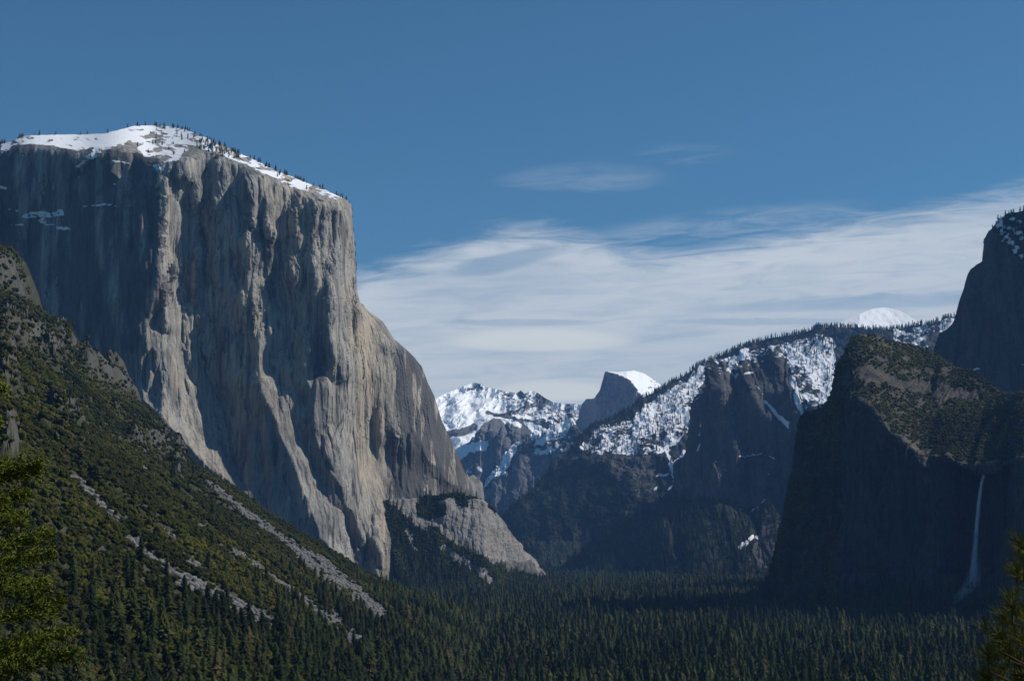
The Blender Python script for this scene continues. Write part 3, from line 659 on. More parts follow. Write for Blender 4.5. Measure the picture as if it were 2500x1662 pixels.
# ------------------------------------------------------------------ near slope, left
SL_SIL = [(-420, 380), (-200, 500), (-60, 570), (0, 600), (18, 610), (36, 622), (45, 660), (58, 700), (66, 742), (90, 752), (115, 785), (160, 800), (185, 840), (240, 880), (280, 905), (305, 935), (330, 970), (350, 985), (385, 1015), (400, 1040),
          (430, 1062), (445, 1080), (460, 1115), (500, 1142), (560, 1176), (610, 1212), (690, 1262), (770, 1312), (840, 1352), (900, 1392), (960, 1415), (1040, 1448), (1120, 1500), (1200, 1548), (1300, 1585)]
sil = pl(SL_SIL)
YR = 2250.
def slope_z(x, y):
    """height of the talus slope: falls to the right, ridge at distance YR"""
    x = np.asarray(x, float); y = np.asarray(y, float)
    plane = -172 - .75 * x + .014 * y
    xr = x + .06 * (y - YR)                      # fall line drifts a little
    pxr = 1250 + xr * FOC / YR
    target = (1300 - sil(pxr)) * YR / FOC * 1.0
    pr = -172 - .75 * xr + .014 * YR
    w = smooth(600, YR, y)
    return plane + (target - pr) * w
def ground_h(x, y):
    x = np.asarray(x, float); y = np.asarray(y, float)
    hill = -1.75 - .5 * np.clip(y - .8, 0, None) - .0 * x - 10 * smooth(0, 60, y) * 0
    hill = np.where(y < .8, -1.75 + .25 * (.8 - y), hill)
    v = np.full(np.broadcast(x, y).shape, -145.)
    return np.maximum(hill, v)

def scatter_terrain():
    pxs = np.linspace(-420, 1400, 760)
    t = np.linspace(0, 1, 620)
    ys = 330 * (YR / 330) ** t
    PX, Y = np.meshgrid(pxs, ys)
    X = (PX - 1250) * Y / FOC
    Z = slope_z(X, Y)
    # rock steps, gullies, bumps
    bump = 12 * fbm(X / 60, Y / 130, 3.3, 5, .55) + 4 * fbm(X / 14, Y / 16, 8.3, 4)
    band = np.clip(fbm(X / 90 + Y / 400, Y / 180, 12.3, 3), 0, 1)
    w = smooth(-150, -60, Z)
    Z = Z + (bump + 34 * np.floor(band * 5) / 5 * smooth(-60, 60, Z)) * w * (1 - .8 * smooth(YR - 300, YR - 20, Y))
    Z = np.maximum(Z, -149.5)
    return PX, X, Y, Z
SPX, SX, SY, SZ = scatter_terrain()
SP3 = np.stack([SX, SY, SZ], -1)
sgx, sgy = project(SP3)
wx = 9 * fbm(sgx / 30, sgy / 30, 3.1, 4) * 1.6; wy = 7 * fbm(sgx / 26, sgy / 26, 8.1, 4) * 1.6
talus = np.zeros(SX.shape)
for l, w in (([(505, 1180), (590, 1245), (680, 1310), (760, 1360)], 10.5), ([(760, 1360), (840, 1420), (930, 1500)], 17.7), ([(700, 1330), (800, 1420), (870, 1470)], 8.06), ([(180, 1165), (215, 1200), (250, 1240), (285, 1270)], 8.06), ([(315, 1315), (380, 1365), (440, 1415)], 11.3),
             ([(440, 1415), (520, 1450), (590, 1490), (650, 1520)], 22.6), ([(570, 1345), (650, 1400), (740, 1465), (800, 1520), (880, 1580)], 8.87), ([(800, 1500), (860, 1560), (900, 1600)], 19.3), ([(395, 1300), (430, 1320)], 6.45), ([(480, 1280), (500, 1295)], 6.45),
             ([(400, 1175), (425, 1195)], 4.03), ([(340, 1135), (360, 1150)], 3.22), ([(455, 1360), (490, 1390)], 6.45)):
    talus = np.maximum(talus, near_line(sgx + wx * .6, sgy + wy * .6, l, w))
crag = np.zeros(SX.shape)
for p in ([(0, 640), (30, 640), (60, 700), (66, 745), (50, 740), (20, 700), (0, 700)], [(0, 770), (60, 800), (110, 790), (100, 850), (60, 860), (0, 820)], [(120, 790), (170, 810), (190, 870), (140, 880), (100, 860)],
          [(190, 870), (270, 905), (280, 950), (220, 940)], [(255, 890), (300, 920), (330, 970), (290, 960), (262, 930)], [(120, 975), (190, 990), (215, 1045), (160, 1040), (120, 1010)],
          [(425, 1090), (446, 1085), (455, 1130), (440, 1180), (425, 1160)], [(0, 860), (40, 880), (50, 960), (0, 940)], [(0, 1080), (50, 1100), (40, 1150), (0, 1140)], [(300, 1060), (420, 1070), (420, 1120), (330, 1110)]):
    crag = np.maximum(crag, inside(sgx + wx, sgy + wy, p) * 1.)
# outcrops stand up from the slope in broken blocks
cs_ = blur1(blur1(crag, 3, 0), 3, 1)
SZ = SZ + 1.2 * cs_ * (7 + 9 * slabs(SX, SZ, 11., 30., 3.3) * -1 + 8 * fbm(SX / 14, SY / 16, 5., 4, ridged=True) - 5 * slabs(SX, SZ, 6., 18., 7.3))
SP3 = np.stack([SX, SY, SZ], -1)
veg = .62 + .3 * fbm(sgx / 40, sgy / 22, 7.7, 4) - 1.2 * talus * smooth(-.6, -.15, fbm(sgx / 16, sgy / 12, 4.4, 4)) - .36 * crag
tone = .5 + .5 * talus + .16 * crag
SLOPE = rock_material('talus_slope', C(.06, .056, .042), C(.03, .029, .025), C(.16, .158, .155), scale=.55, stretch=1.5, bump=2.5, veg=C(.05, .055, .02), joints=.6, tanmix=.25)
back = []
for k, (dy, dz) in enumerate(((25, 4), (90, 40), (220, 150), (420, 330), (700, 600))):
    r = SP3[-1].copy(); r[:, 1] += dy; r[:, 2] = np.maximum(r[:, 2] - dz, -149.5); back.append(r)
G = np.concatenate([SP3, np.array(back)], 0)
M = np.stack([np.zeros(SX.shape), veg, tone], -1); M = np.concatenate([M, np.repeat(M[-1:], 5, 0)], 0)
me = raw_mesh('talus_hillside', G.reshape(-1, 3), grid_faces(*G.shape[:2]), SLOPE)
color_attr(me, M.reshape(-1, 3))
tag(link('talus_hillside', me), 'steep green brush hillside with grey scree chutes below the great cliff', 'hillside', kind='structure')

# ground sheet: viewpoint hillside, valley floor
def axis(pts):
    return np.unique(np.concatenate([np.linspace(a, b, n) for a, b, n in pts]))
gx = axis([(-14000, -900, 30), (-900, 900, 200), (900, 14000, 30)])
gy = axis([(-600, 0, 20), (0, 330, 120), (330, 3000, 120), (3000, 17200, 40)])
GX, GY = np.meshgrid(gx, gy)
GZ = ground_h(GX, GY) + 1.5 * fbm(GX / 60, GY / 60, 2., 3) * (GY > 20)
soil, ns, bs_ = new_mat('forest_soil', 1., .1)
pos = ns.node('ShaderNodeNewGeometry').outputs['Position']
cc = ns.mixc(ns.ss(ns.noise(pos, .03, 5), .4, .6), C(.03, .032, .015), C(.055, .045, .028))
ns.l.new(cc, bs_.inputs['Base Color'])
me = raw_mesh('valley_ground', np.stack([GX, GY, GZ], -1).reshape(-1, 3), grid_faces(*GX.shape), soil, True)
tag(link('valley_ground', me), 'forest soil of the viewpoint hillside and flat valley floor', 'ground', kind='structure')

# ------------------------------------------------------------------ light, air, camera
SUN_AZ, SUN_EL = math.radians(81), math.radians(41)
sd = Vector((math.sin(SUN_AZ) * math.cos(SUN_EL), math.cos(SUN_AZ) * math.cos(SUN_EL), math.sin(SUN_EL)))
ld = bpy.data.lights.new('sun', 'SUN'); ld.energy = 4.2; ld.angle = math.radians(.5); ld.color = (1, .95, .87)
lo = bpy.data.objects.new('sun', ld); COL.objects.link(lo); lo.rotation_euler = (-sd).to_track_quat('-Z', 'Y').to_euler()
lo.location = (3000, -500, 3000)

cam = bpy.data.cameras.new('camera'); co = bpy.data.objects.new('camera', cam); COL.objects.link(co)
cam.sensor_width = 36; cam.lens = 36 * FOC / 2500; cam.clip_start = .1; cam.clip_end = 60000
co.rotation_euler = (math.pi / 2 + PITCH, 0, 0); scene.camera = co

w = bpy.data.worlds.new('World'); scene.world = w; w.use_nodes = True
n = NT(w); bg = w.node_tree.nodes['Background']
sky = n.node('ShaderNodeTexSky', sky_type='NISHITA', sun_disc=False)
sky.sun_elevation = SUN_EL; sky.sun_rotation = SUN_AZ; sky.altitude = 1300; sky.air_density = 1.; sky.dust_density = .3; sky.ozone_density = 2.5
SKYS = .1
dirv = n.node('ShaderNodeNewGeometry').outputs['Incoming']
tc = n.node('ShaderNodeTexCoord').outputs['Generated']
sx = n.node('ShaderNodeSeparateXYZ'); n.l.new(tc, sx.inputs[0])
yy = n.math('MAXIMUM', sx.outputs[1], .02)
u = n.math('DIVIDE', sx.outputs[0], yy); v = n.math('DIVIDE', sx.outputs[2], yy)   # compass bearing / elevation
front = n.ss(sx.outputs[1], .02, .2)
uv = n.node('ShaderNodeCombineXYZ'); n.l.new(u, uv.inputs[0]); n.l.new(v, uv.inputs[1])
# cirrus sheet: upper edge rises to the right
tilt = n.math('SUBTRACT', v, n.math('MULTIPLY', u, .06))
st = n.node('ShaderNodeCombineXYZ'); n.l.new(u, st.inputs[0]); n.l.new(n.math('MULTIPLY', tilt, 7.), st.inputs[1])
nA = n.noise(st.outputs[0], 5., 6, .58, .6); nB = n.noise(st.outputs[0], 18., 6, .6, 1.); nC = n.noise(uv.outputs[0], 9., 4, .6)
edge = n.node('ShaderNodeFloatCurve')
n.l.new(n.math('ADD', n.math('MULTIPLY', u, 1.4), .5), edge.inputs[1])
cv = edge.mapping.curves[0]
pts = [(0, .10), (.30, .155), (.37, .168), (.45, .186), (.50, .195), (.55, .193), (.62, .183), (.68, .185), (.75, .195), (.85, .206), (.95, .222), (1, .235)]
cv.points[0].location = pts[0]; cv.points[1].location = pts[-1]
for p in pts[1:-1]: cv.points.new(*p)
edge.mapping.update()
h = n.math('SUBTRACT', n.math('ADD', edge.outputs[0], n.math('MULTIPLY', n.math('SUBTRACT', nB, .5), .03)), v)   # >0 below the edge
m1 = n.ss(h, -.006, .02)
thick = n.math('ADD', n.math('MULTIPLY', n.math('SUBTRACT', nA, .5), 1.7), 1.12, clamp=True)
thick = n.math('MULTIPLY', thick, n.ss(nB, .25, .6, .75, 1.))
low = n.ss(v, .17, .04, 0., .9)
cir = n.math('MULTIPLY', m1, n.math('MAXIMUM', thick, low))
# faint wisps above
def blob(uc, vc, ru, rv, k=0.):
    a = n.math('DIVIDE', n.math('SUBTRACT', u, uc), ru)
    b = n.math('DIVIDE', n.math('SUBTRACT', n.math('SUBTRACT', v, vc), n.math('MULTIPLY', n.math('SUBTRACT', u, uc), k)), rv)
    b = n.math('ADD', b, n.math('MULTIPLY', n.math('SUBTRACT', nB, .5), 1.2))
    d = n.math('ADD', n.math('MULTIPLY', a, a), n.math('MULTIPLY', b, b))
    return n.ss(d, 1., .15)
wisp = n.math('MULTIPLY', blob((1420 - 1250) / FOC, (1307 - 425) / FOC, .065, .012, .03), n.ss(nB, .3, .7, .03, .17))
wisp = n.math('MAXIMUM', wisp, n.math('MULTIPLY', blob((1750 - 1250) / FOC, (1307 - 545) / FOC, .12, .012, .12), n.ss(nB, .3, .75, .0, .35)))
wisp = n.math('MAXIMUM', wisp, n.math('MULTIPLY', blob((1680 - 1250) / FOC, (1307 - 360) / FOC, .04, .008, .03), n.ss(nB, .4, .7, .0, .12)))
def lens(uc, vb, ru, rv):
    """smooth lens-shaped cloud with a soft top and flat bottom"""
    a = n.math('DIVIDE', n.math('SUBTRACT', u, uc), ru)
    b = n.math('DIVIDE', n.math('SUBTRACT', v, vb), rv)
    b = n.math('MULTIPLY', b, n.ss(b, -.01, .01, 1.6, 1.))
    d = n.math('ADD', n.math('MULTIPLY', a, a), n.math('MULTIPLY', b, b))
    d = n.math('ADD', d, n.math('MULTIPLY', n.math('SUBTRACT', nB, .5), .8))
    return n.ss(d, 1.05, .3)
ln = n.math('MAXIMUM', lens((1315 - 1250) / FOC, (1307 - 836) / FOC, .066, .0105), lens((1350 - 1250) / FOC, (1307 - 960) / FOC, .045, .0095))
gap = n.math('MAXIMUM', n.math('MULTIPLY', blob((1240 - 1250) / FOC, (1307 - 630) / FOC, .045, .008, .22), .45), n.math('MULTIPLY', blob((2150 - 1250) / FOC, (1307 - 735) / FOC, .14, .006, .04), .35))
gap = n.math('MAXIMUM', gap, n.math('MULTIPLY', blob((1270 - 1250) / FOC, (1307 - 786) / FOC, .06, .003, .0), .3))
gap = n.math('MAXIMUM', gap, n.math('MULTIPLY', blob((1890 - 1250) / FOC, (1307 - 784) / FOC, .08, .003, .0), .3))
cover = n.math('MULTIPLY', n.math('MAXIMUM', cir, wisp), n.math('SUBTRACT', 1., gap))
cover = n.math('MULTIPLY', n.math('MULTIPLY', cover, .93), front)
cw = n.mixc(n.ss(v, .04, .2), C(.73, .76, .745), C(.69, .735, .775))
cw = n.mixc(n.ss(nA, .35, .65), n.mixc(.5, cw, C(.56, .635, .69)), cw)
skc = n.mixc(1., sky.outputs[0], C(.375, .65, .74), 'MULTIPLY')
def up(c):
    x = n.node('ShaderNodeVectorMath', operation='SCALE'); n.l.new(c, x.inputs[0]); x.inputs[3].default_value = 1 / SKYS; return x.outputs[0]
mixed = n.mixc(cover, skc, up(cw))
mixed = n.mixc(n.math('MULTIPLY', n.math('MULTIPLY', ln, .7), front), mixed, up(n.mixc(0., C(.84, .86, .80), C(0, 0, 0))))
n.l.new(mixed, bg.inputs[0]); bg.inputs[1].default_value = SKYS

# air between the viewpoint and the far range
hz = bpy.data.materials.new('haze_air'); hz.use_nodes = True; hn = hz.node_tree; hn.nodes.clear()
out = hn.nodes.new('ShaderNodeOutputMaterial'); pv = hn.nodes.new('ShaderNodeVolumePrincipled')
pv.inputs['Color'].default_value = (.22, .48, 1, 1); pv.inputs['Density'].default_value = 2.6e-5; pv.inputs['Anisotropy'].default_value = 0.
hn.links.new(pv.outputs[0], out.inputs['Volume'])
bx = np.array([(x, y, z) for x in (-14500, 14500) for y in (-900, 17500) for z in (-290, 1950)], float)
fc = np.array([(0, 1, 3, 2), (4, 6, 7, 5), (0, 4, 5, 1), (2, 3, 7, 6), (0, 2, 6, 4), (1, 5, 7, 3)])
tag(link('haze', raw_mesh('haze', bx, fc, hz)), 'thin blue air over the valley fading the far mountains', 'haze', kind='stuff')

vs = scene.view_settings; vs.view_transform = 'Standard'; vs.look = 'None'; vs.exposure = 0; vs.gamma = 1
scene.cycles.use_denoising = True
scene.cycles.volume_bounces = 0
scene.cycles.max_bounces = 6
# ------------------------------------------------------------------ plants
def leaf_material(name, cols, rough=.95, trans=0.):
    m, n, b = new_mat(name, rough, .08)
    oi = n.node('ShaderNodeObjectInfo').outputs['Random']
    pos = n.node('ShaderNodeNewGeometry').outputs['Position']
    r = n.node('ShaderNodeValToRGB'); n.l.new(oi, r.inputs[0])
    e = r.color_ramp.elements
    e[0].position, e[0].color = cols[0]; e[1].position, e[1].color = cols[-1]
    for p, c in cols[1:-1]:
        q = e.new(p); q.color = c
    f = n.noise(pos, .35, 2); f2 = n.noise(pos, .0075, 4)
    c = n.mixc(n.ss(f, .35, .65), r.outputs[0], n.mixc(1., r.outputs[0], C(1.5, 1.4, 1.1), 'MULTIPLY'))
    c = n.mixc(n.ss(f2, .38, .62), n.mixc(1., c, C(.58, .62, .66), 'MULTIPLY'), n.mixc(1., c, C(1.45, 1.4, 1.15), 'MULTIPLY'))
    n.l.new(c, b.inputs['Base Color'])
    return m
NEEDLE = leaf_material('conifer_needles', [(0, C(.015, .025, .012)), (.4, C(.024, .034, .014)), (.75, C(.033, .04, .017)), (.93, C(.042, .047, .022)), (1, C(.06, .05, .032))])
FARN = leaf_material('far_needles', [(0, C(.012, .022, .014)), (1, C(.03, .036, .02))])
BUSHM = leaf_material('oak_leaves', [(0, C(.022, .028, .008)), (.4, C(.036, .042, .01)), (.8, C(.054, .058, .013)), (1, C(.05, .044, .02))])
SCRUB = leaf_material('scrub_leaves', [(0, C(.03, .038, .014)), (.5, C(.05, .052, .02)), (1, C(.066, .06, .03))])
BARK, nb_, bb_ = new_mat('bark', .95, .1)
nb_.l.new(nb_.mixc(nb_.noise(nb_.node('ShaderNodeNewGeometry').outputs['Position'], 6., 3), C(.05, .035, .025), C(.1, .075, .055)), bb_.inputs['Base Color'])

def tube(pts, rad, sides=6):
    pts = np.array(pts, float); V = []; Fc = []
    for i, p in enumerate(pts):
        d = pts[min(i + 1, len(pts) - 1)] - pts[max(i - 1, 0)]; d /= np.linalg.norm(d) + 1e-9
        a = np.cross(d, [0, 0, 1.]);
        if np.linalg.norm(a) < .1: a = np.cross(d, [0, 1., 0])
        a /= np.linalg.norm(a); b = np.cross(d, a)
        for k in range(sides):
            t = 2 * math.pi * k / sides
            V.append(p + rad[i] * (math.cos(t) * a + math.sin(t) * b))
    for i in range(len(pts) - 1):
        for k in range(sides):
            A = i * sides + k; B = i * sides + (k + 1) % sides
            Fc += [(A, B, B + sides), (A, B + sides, A + sides)]
    return np.array(V), np.array(Fc)

def conifer_parts(seed, tiers=15, spikes=7, slim=.15, low=.1):
    r = np.random.default_rng(seed)
    V = []; Fc = []
    for k in range(tiers):
        h = low + (1 - low) * (k + r.uniform(-.3, .3)) / tiers
        f = 1 - (h - low) / (1 - low)
        R = slim * (f ** .5) * r.uniform(.75, 1.15) + .012
        if h < low + .12: R *= .75
        dz = .9 * (1 - low) / tiers + .03
        off = r.uniform(0, 6.28)
        for j in range(spikes):
            a = off + 2 * math.pi * (j + r.uniform(-.3, .3)) / spikes
            q = R * r.uniform(.55, 1.2); da = math.pi / spikes * r.uniform(.8, 1.2)
            droop = dz * r.uniform(.1, .7)
            c = len(V)
            V += [(0, 0, min(h + dz, 1.)), (.55 * q * math.cos(a - da), .55 * q * math.sin(a - da), h - droop * .2), (q * math.cos(a), q * math.sin(a), h - droop),
                  (.55 * q * math.cos(a + da), .55 * q * math.sin(a + da), h - droop * .2)]
            Fc += [(c, c + 1, c + 2), (c, c + 2, c + 3)]
    V += [(0, 0, 1.0), (.03, 0, .92), (-.015, .025, .92), (-.015, -.025, .92)]; c = len(V) - 4
    Fc += [(c, c + 1, c + 2), (c, c + 2, c + 3), (c, c + 3, c + 1)]
    tv, tf = tube([(0, 0, -.03), (0, 0, .5), (0, 0, .93)], [.013, .008, .002], 5)
    return (np.array(V), np.array(Fc)), (tv, tf)

def ico(n=1):
    t = (1 + 5 ** .5) / 2
    v = [(-1, t, 0), (1, t, 0), (-1, -t, 0), (1, -t, 0), (0, -1, t), (0, 1, t), (0, -1, -t), (0, 1, -t), (t, 0, -1), (t, 0, 1), (-t, 0, -1), (-t, 0, 1)]
    f = [(0, 11, 5), (0, 5, 1), (0, 1, 7), (0, 7, 10), (0, 10, 11), (1, 5, 9), (5, 11, 4), (11, 10, 2), (10, 7, 6), (7, 1, 8), (3, 9, 4), (3, 4, 2), (3, 2, 6), (3, 6, 8), (3, 8, 9), (4, 9, 5), (2, 4, 11), (6, 2, 10), (8, 6, 7), (9, 8, 1)]
    v = [np.array(p) / np.linalg.norm(p) for p in v]
    for _ in range(n):
        mid = {}; nf = []
        def m(a, b):
            k = (min(a, b), max(a, b))
            if k not in mid:
                q = v[a] + v[b]; v.append(q / np.linalg.norm(q)); mid[k] = len(v) - 1
            return mid[k]
        for a, b, c in f:
            x, y, z = m(a, b), m(b, c), m(c, a)
            nf += [(a, x, z), (b, y, x), (c, z, y), (x, y, z)]
        f = nf
    return np.array(v), np.array(f)
ICO1 = ico(1); ICO0 = ico(0)

def bush_parts(seed, lobes=7, flakes=330):
    """unit bush: radius about 1, stands on z=0"""
    r = np.random.default_rng(seed)
    V = []; Fc = []; off = 0; cs = []
    for k in range(lobes):
        a = r.uniform(0, 6.28); q = r.uniform(.1, .62) if k else 0
        c = np.array([q * math.cos(a), q * math.sin(a), r.uniform(.35, .95) - q * .4]); rad = r.uniform(.32, .55)
        cs.append((c, rad))
        v = ICO1[0] * rad * .86 * (1 + r.uniform(-.16, .16, (len(ICO1[0]), 1))) * [1, 1, .85] + c
        V.append(v); Fc.append(ICO1[1] + off); off += len(v)
    for k in range(flakes):
        c, rad = cs[r.integers(len(cs))]
        d = r.normal(size=3); d[2] = abs(d[2]) * 1.1 - .25; d /= np.linalg.norm(d)
        p = c + d * rad * r.uniform(.82, 1.12) * [1, 1, .85]
        t = r.normal(size=3); t = t - d * t.dot(d) * .7; t /= np.linalg.norm(t); b = np.cross(d, t) + r.normal(size=3) * .3
        s = r.uniform(.06, .13)
        V.append(np.array([p + t * s, p - t * s * .6 + b * s * .8, p - t * s * .5 - b * s * .7])); Fc.append(np.array([[0, 1, 2]]) + off); off += 3
    tv, tf = tube([(0, 0, -.25), (.03, 0, .2), (0, .05, .6)], [.07, .055, .03], 5)
    return (np.concatenate(V), np.concatenate(Fc)), (tv, tf)

def rock_parts(seed):
    r = np.random.default_rng(seed)
    v = ICO0[0] * (1 + r.uniform(-.3, .35, (12, 1))) * [1, .8, .65]
    return (v, ICO0[1]), None

def stuff_scatter(name, label, cat, pts, scl, templates, mats, rng):
    """one object: points carrying plants that nobody could count"""
    pts = np.asarray(pts, F32); npt = len(pts); K = len(templates)
    V = []; Fc = []; kid = []; mi = []; off = 0
    for k, (crown, trunk) in enumerate(templates):
        for j, part in enumerate((crown, trunk)):
            if part is None: continue
            V.append(part[0]); Fc.append(part[1] + off); off += len(part[0])
            kid.append(np.full(len(part[0]), k + 1)); mi.append(np.full(len(part[1]), j))
    nt_ = off
    V = np.concatenate(V + [pts]); Fc = np.concatenate(Fc); mi = np.concatenate(mi)
    me = bpy.data.meshes.new(name)
    me.vertices.add(len(V)); me.vertices.foreach_set('co', np.ascontiguousarray(V, F32).ravel())
    me.loops.add(Fc.size); me.loops.foreach_set('vertex_index', Fc.astype(np.int32).ravel())
    me.polygons.add(len(Fc)); me.polygons.foreach_set('loop_start', np.arange(0, Fc.size, 3, dtype=np.int32)); me.polygons.foreach_set('loop_total', np.full(len(Fc), 3, np.int32))
    for m in mats: me.materials.append(m)
    me.polygons.foreach_set('material_index', mi.astype(np.int32))
    me.update(calc_edges=True)
    kk = np.concatenate(kid + [-(1 + rng.integers(0, K, npt))]).astype(np.int32)
    a = me.attributes.new('kid', 'INT', 'POINT'); a.data.foreach_set('value', kk)
    sc = np.ones((len(V), 3), F32); sc[nt_:] = scl
    a = me.attributes.new('sc', 'FLOAT_VECTOR', 'POINT'); a.data.foreach_set('vector', sc.ravel())
    ro = np.zeros((len(V), 3), F32); ro[nt_:, 2] = rng.uniform(0, 6.28, npt); ro[nt_:, :2] = rng.normal(0, .03, (npt, 2))
    a = me.attributes.new('ro', 'FLOAT_VECTOR', 'POINT'); a.data.foreach_set('vector', ro.ravel())
    o = link(name, me)
    g = bpy.data.node_groups.new(name, 'GeometryNodeTree')
    g.interface.new_socket('Geometry', in_out='INPUT', socket_type='NodeSocketGeometry'); g.interface.new_socket('Geometry', in_out='OUTPUT', socket_type='NodeSocketGeometry')
    N = g.nodes; L = g.links
    gi = N.new('NodeGroupInput'); go = N.new('NodeGroupOutput'); jn = N.new('GeometryNodeJoinGeometry')
    def attr(nm, dt):
        x = N.new('GeometryNodeInputNamedAttribute'); x.data_type = dt; x.inputs[0].default_value = nm
        return [s for s in x.outputs if s.enabled and s.name == 'Attribute'][0]
    kidA = attr('kid', 'INT'); scA = attr('sc', 'FLOAT_VECTOR'); roA = attr('ro', 'FLOAT_VECTOR')
    def sep(val):
        c = N.new('FunctionNodeCompare'); c.data_type = 'INT'; c.operation = 'EQUAL'
        ii = [s for s in c.inputs if s.enabled]
        L.new(kidA, ii[0]); ii[1].default_value = val
        s = N.new('GeometryNodeSeparateGeometry'); s.domain = 'POINT'
        L.new(gi.outputs[0], s.inputs[0]); L.new(c.outputs[0], s.inputs[1])
        return s.outputs[0]
    for k in range(K):
        iop = N.new('GeometryNodeInstanceOnPoints')
        L.new(sep(-(k + 1)), iop.inputs['Points']); L.new(sep(k + 1), iop.inputs['Instance'])
        L.new(scA, iop.inputs['Scale']); L.new(roA, iop.inputs['Rotation'])
        L.new(iop.outputs[0], jn.inputs[0])
    L.new(jn.outputs[0], go.inputs[0])
    md = o.modifiers.new('scatter', 'NODES'); md.node_group = g
    return tag(o, label, cat, kind='stuff')

CON = [conifer_parts(s, t, sp, sl, lw) for s, t, sp, sl, lw in ((1, 21, 9, .15, .1), (2, 19, 9, .19, .1), (3, 22, 9, .135, .2), (4, 18, 9, .175, .15), (5, 17, 9, .2, .3))]
CONS = [conifer_parts(s, 9, 5, .15, .1) for s in (11, 12, 13)]
BUS = [bush_parts(s) for s in (21, 22, 23, 24)]
BUSS = [bush_parts(s, 5, 90) for s in (31, 32, 33)]
ROC = [rock_parts(s) for s in (41, 42, 43)]

# --- where the conifers stand ---
r = np.random.default_rng(99)
def jit_grid(x0, x1, y0, y1, c):
    a, b = np.meshgrid(np.arange(x0, x1, c), np.arange(y0, y1, c))
    return a.ravel() + r.uniform(-.45, .45, a.size) * c, b.ravel() + r.uniform(-.45, .45, a.size) * c
cx, cy = [], []
for y0, y1, c in ((1300, 2300, 8.2), (2300, 3600, 10.5), (3600, 5600, 17), (5600, 8600, 25)):
    a, b = jit_grid(-.4 * y1, .40 * y1, y0, y1, c)
    k = (a > -.40 * b) & (a < .37 * b); cx.append(a[k]); cy.append(b[k])
cx = np.concatenate(cx); cy = np.concatenate(cy)
sz = slope_z(cx, cy)
on_valley = (sz < -146) | (cy > YR + 150)
vx, vy = cx[on_valley], cy[on_valley]
ppx = 1250 + FOC * vx / vy
keep = ~((vy > 3950) & (ppx < 1000)) & ~((vy > 2680) & (ppx > 2050))
vx, vy = vx[keep], vy[keep]
gaps = fbm(vx / 130, vy / 260, 3., 3)
keep = (gaps > -.42) | (vy > 4500)
vx, vy = vx[keep], vy[keep]
vh = .88 * (26 + 11 * r.normal(size=len(vx)) * .8 + 9 * fbm(vx / 200, vy / 300, 8., 2)).clip(12, 52)
vh = np.where(vy > 5600, vh * .95, vh)
vz = np.full(len(vx), -145.5)
# hillside conifers: dense near the toe, lone ones higher up
hx, hy = jit_grid(-560, 40, 430, YR - 20, 8.)
hz_ = slope_z(hx, hy); hpx, hpy = project(np.stack([hx, hy, hz_], -1))
dens = .9 * smooth(-60, -135, hz_) + .8 * smooth(1350, 1600, hpy) * smooth(1300, 700, hpx) + .012
tal_line = [([(505, 1180), (590, 1245), (680, 1310), (760, 1360), (840, 1420), (930, 1500), (1000, 1550)], 24), ([(700, 1330), (800, 1420), (870, 1470)], 10), ([(180, 1165), (285, 1270)], 12), ([(315, 1315), (380, 1365), (440, 1415), (520, 1450), (650, 1520)], 26),
            ([(570, 1345), (650, 1400), (740, 1465), (800, 1520), (890, 1590)], 18)]
tl = np.zeros(len(hx))
for l, w_ in tal_line: tl = np.maximum(tl, near_line(hpx, hpy, l, w_))
k = (r.uniform(size=len(hx)) < dens * (1 - tl)) & (hx > -.36 * hy) & (hz_ > -146)
hx, hy, hz_ = hx[k], hy[k], hz_[k]
hh = r.uniform(10, 22, len(hx)) * np.where(hz_ < -90, 1.15, .8)
X_ = np.concatenate([vx, hx]); Y_ = np.concatenate([vy, hy]); Z_ = np.concatenate([vz, hz_ - .5]); H_ = np.concatenate([vh, hh])
isslope = np.arange(len(X_)) >= len(vx)
tpx, tpy = project(np.stack([X_, Y_, Z_ + H_], -1))
size = H_ / Y_ * ((tpx > 15) & (tpx < 2485) & (tpy < 1625)) 
order = np.argsort(-size)[:300]
rest = np.ones(len(X_), bool); rest[order] = False
vis = (tpy < 1700) | (Y_ > 1400)
rest &= vis
near = rest & (Y_ < 3600)
W_ = H_ * r.uniform(.85, 1.3, len(H_)) * np.where(isslope, 1.4, 1.)
scl = np.stack([W_, W_, H_], -1)
pts = np.stack([X_, Y_, Z_], -1)
stuff_scatter('forest', 'dense dark conifer forest filling the valley floor', 'forest', pts[near], scl[near], CON, [NEEDLE, BARK], r)
far = rest & (Y_ >= 3600)
stuff_scatter('far_forest', 'far conifer forest on the valley floor below the ridges', 'forest', pts[far], scl[far] * [1.5, 1.5, 1.], CONS, [NEEDLE, BARK], r)
con_me = [(raw_mesh('crown', c[0], c[1], NEEDLE, nv=3), raw_mesh('trunk', t[0], t[1], BARK, nv=3)) for c, t in CON]
def individual(name, label, cat, group, loc, rz, scale, parts):
    e = bpy.data.objects.new(name, None); COL.objects.link(e); e.location = loc; e.rotation_euler = (0, 0, rz); e.scale = scale
    e.empty_display_size = .1
    tag(e, label, cat, group)
    for nm, me in parts:
        c = bpy.data.objects.new(nm, me); COL.objects.link(c); c.parent = e
    return e
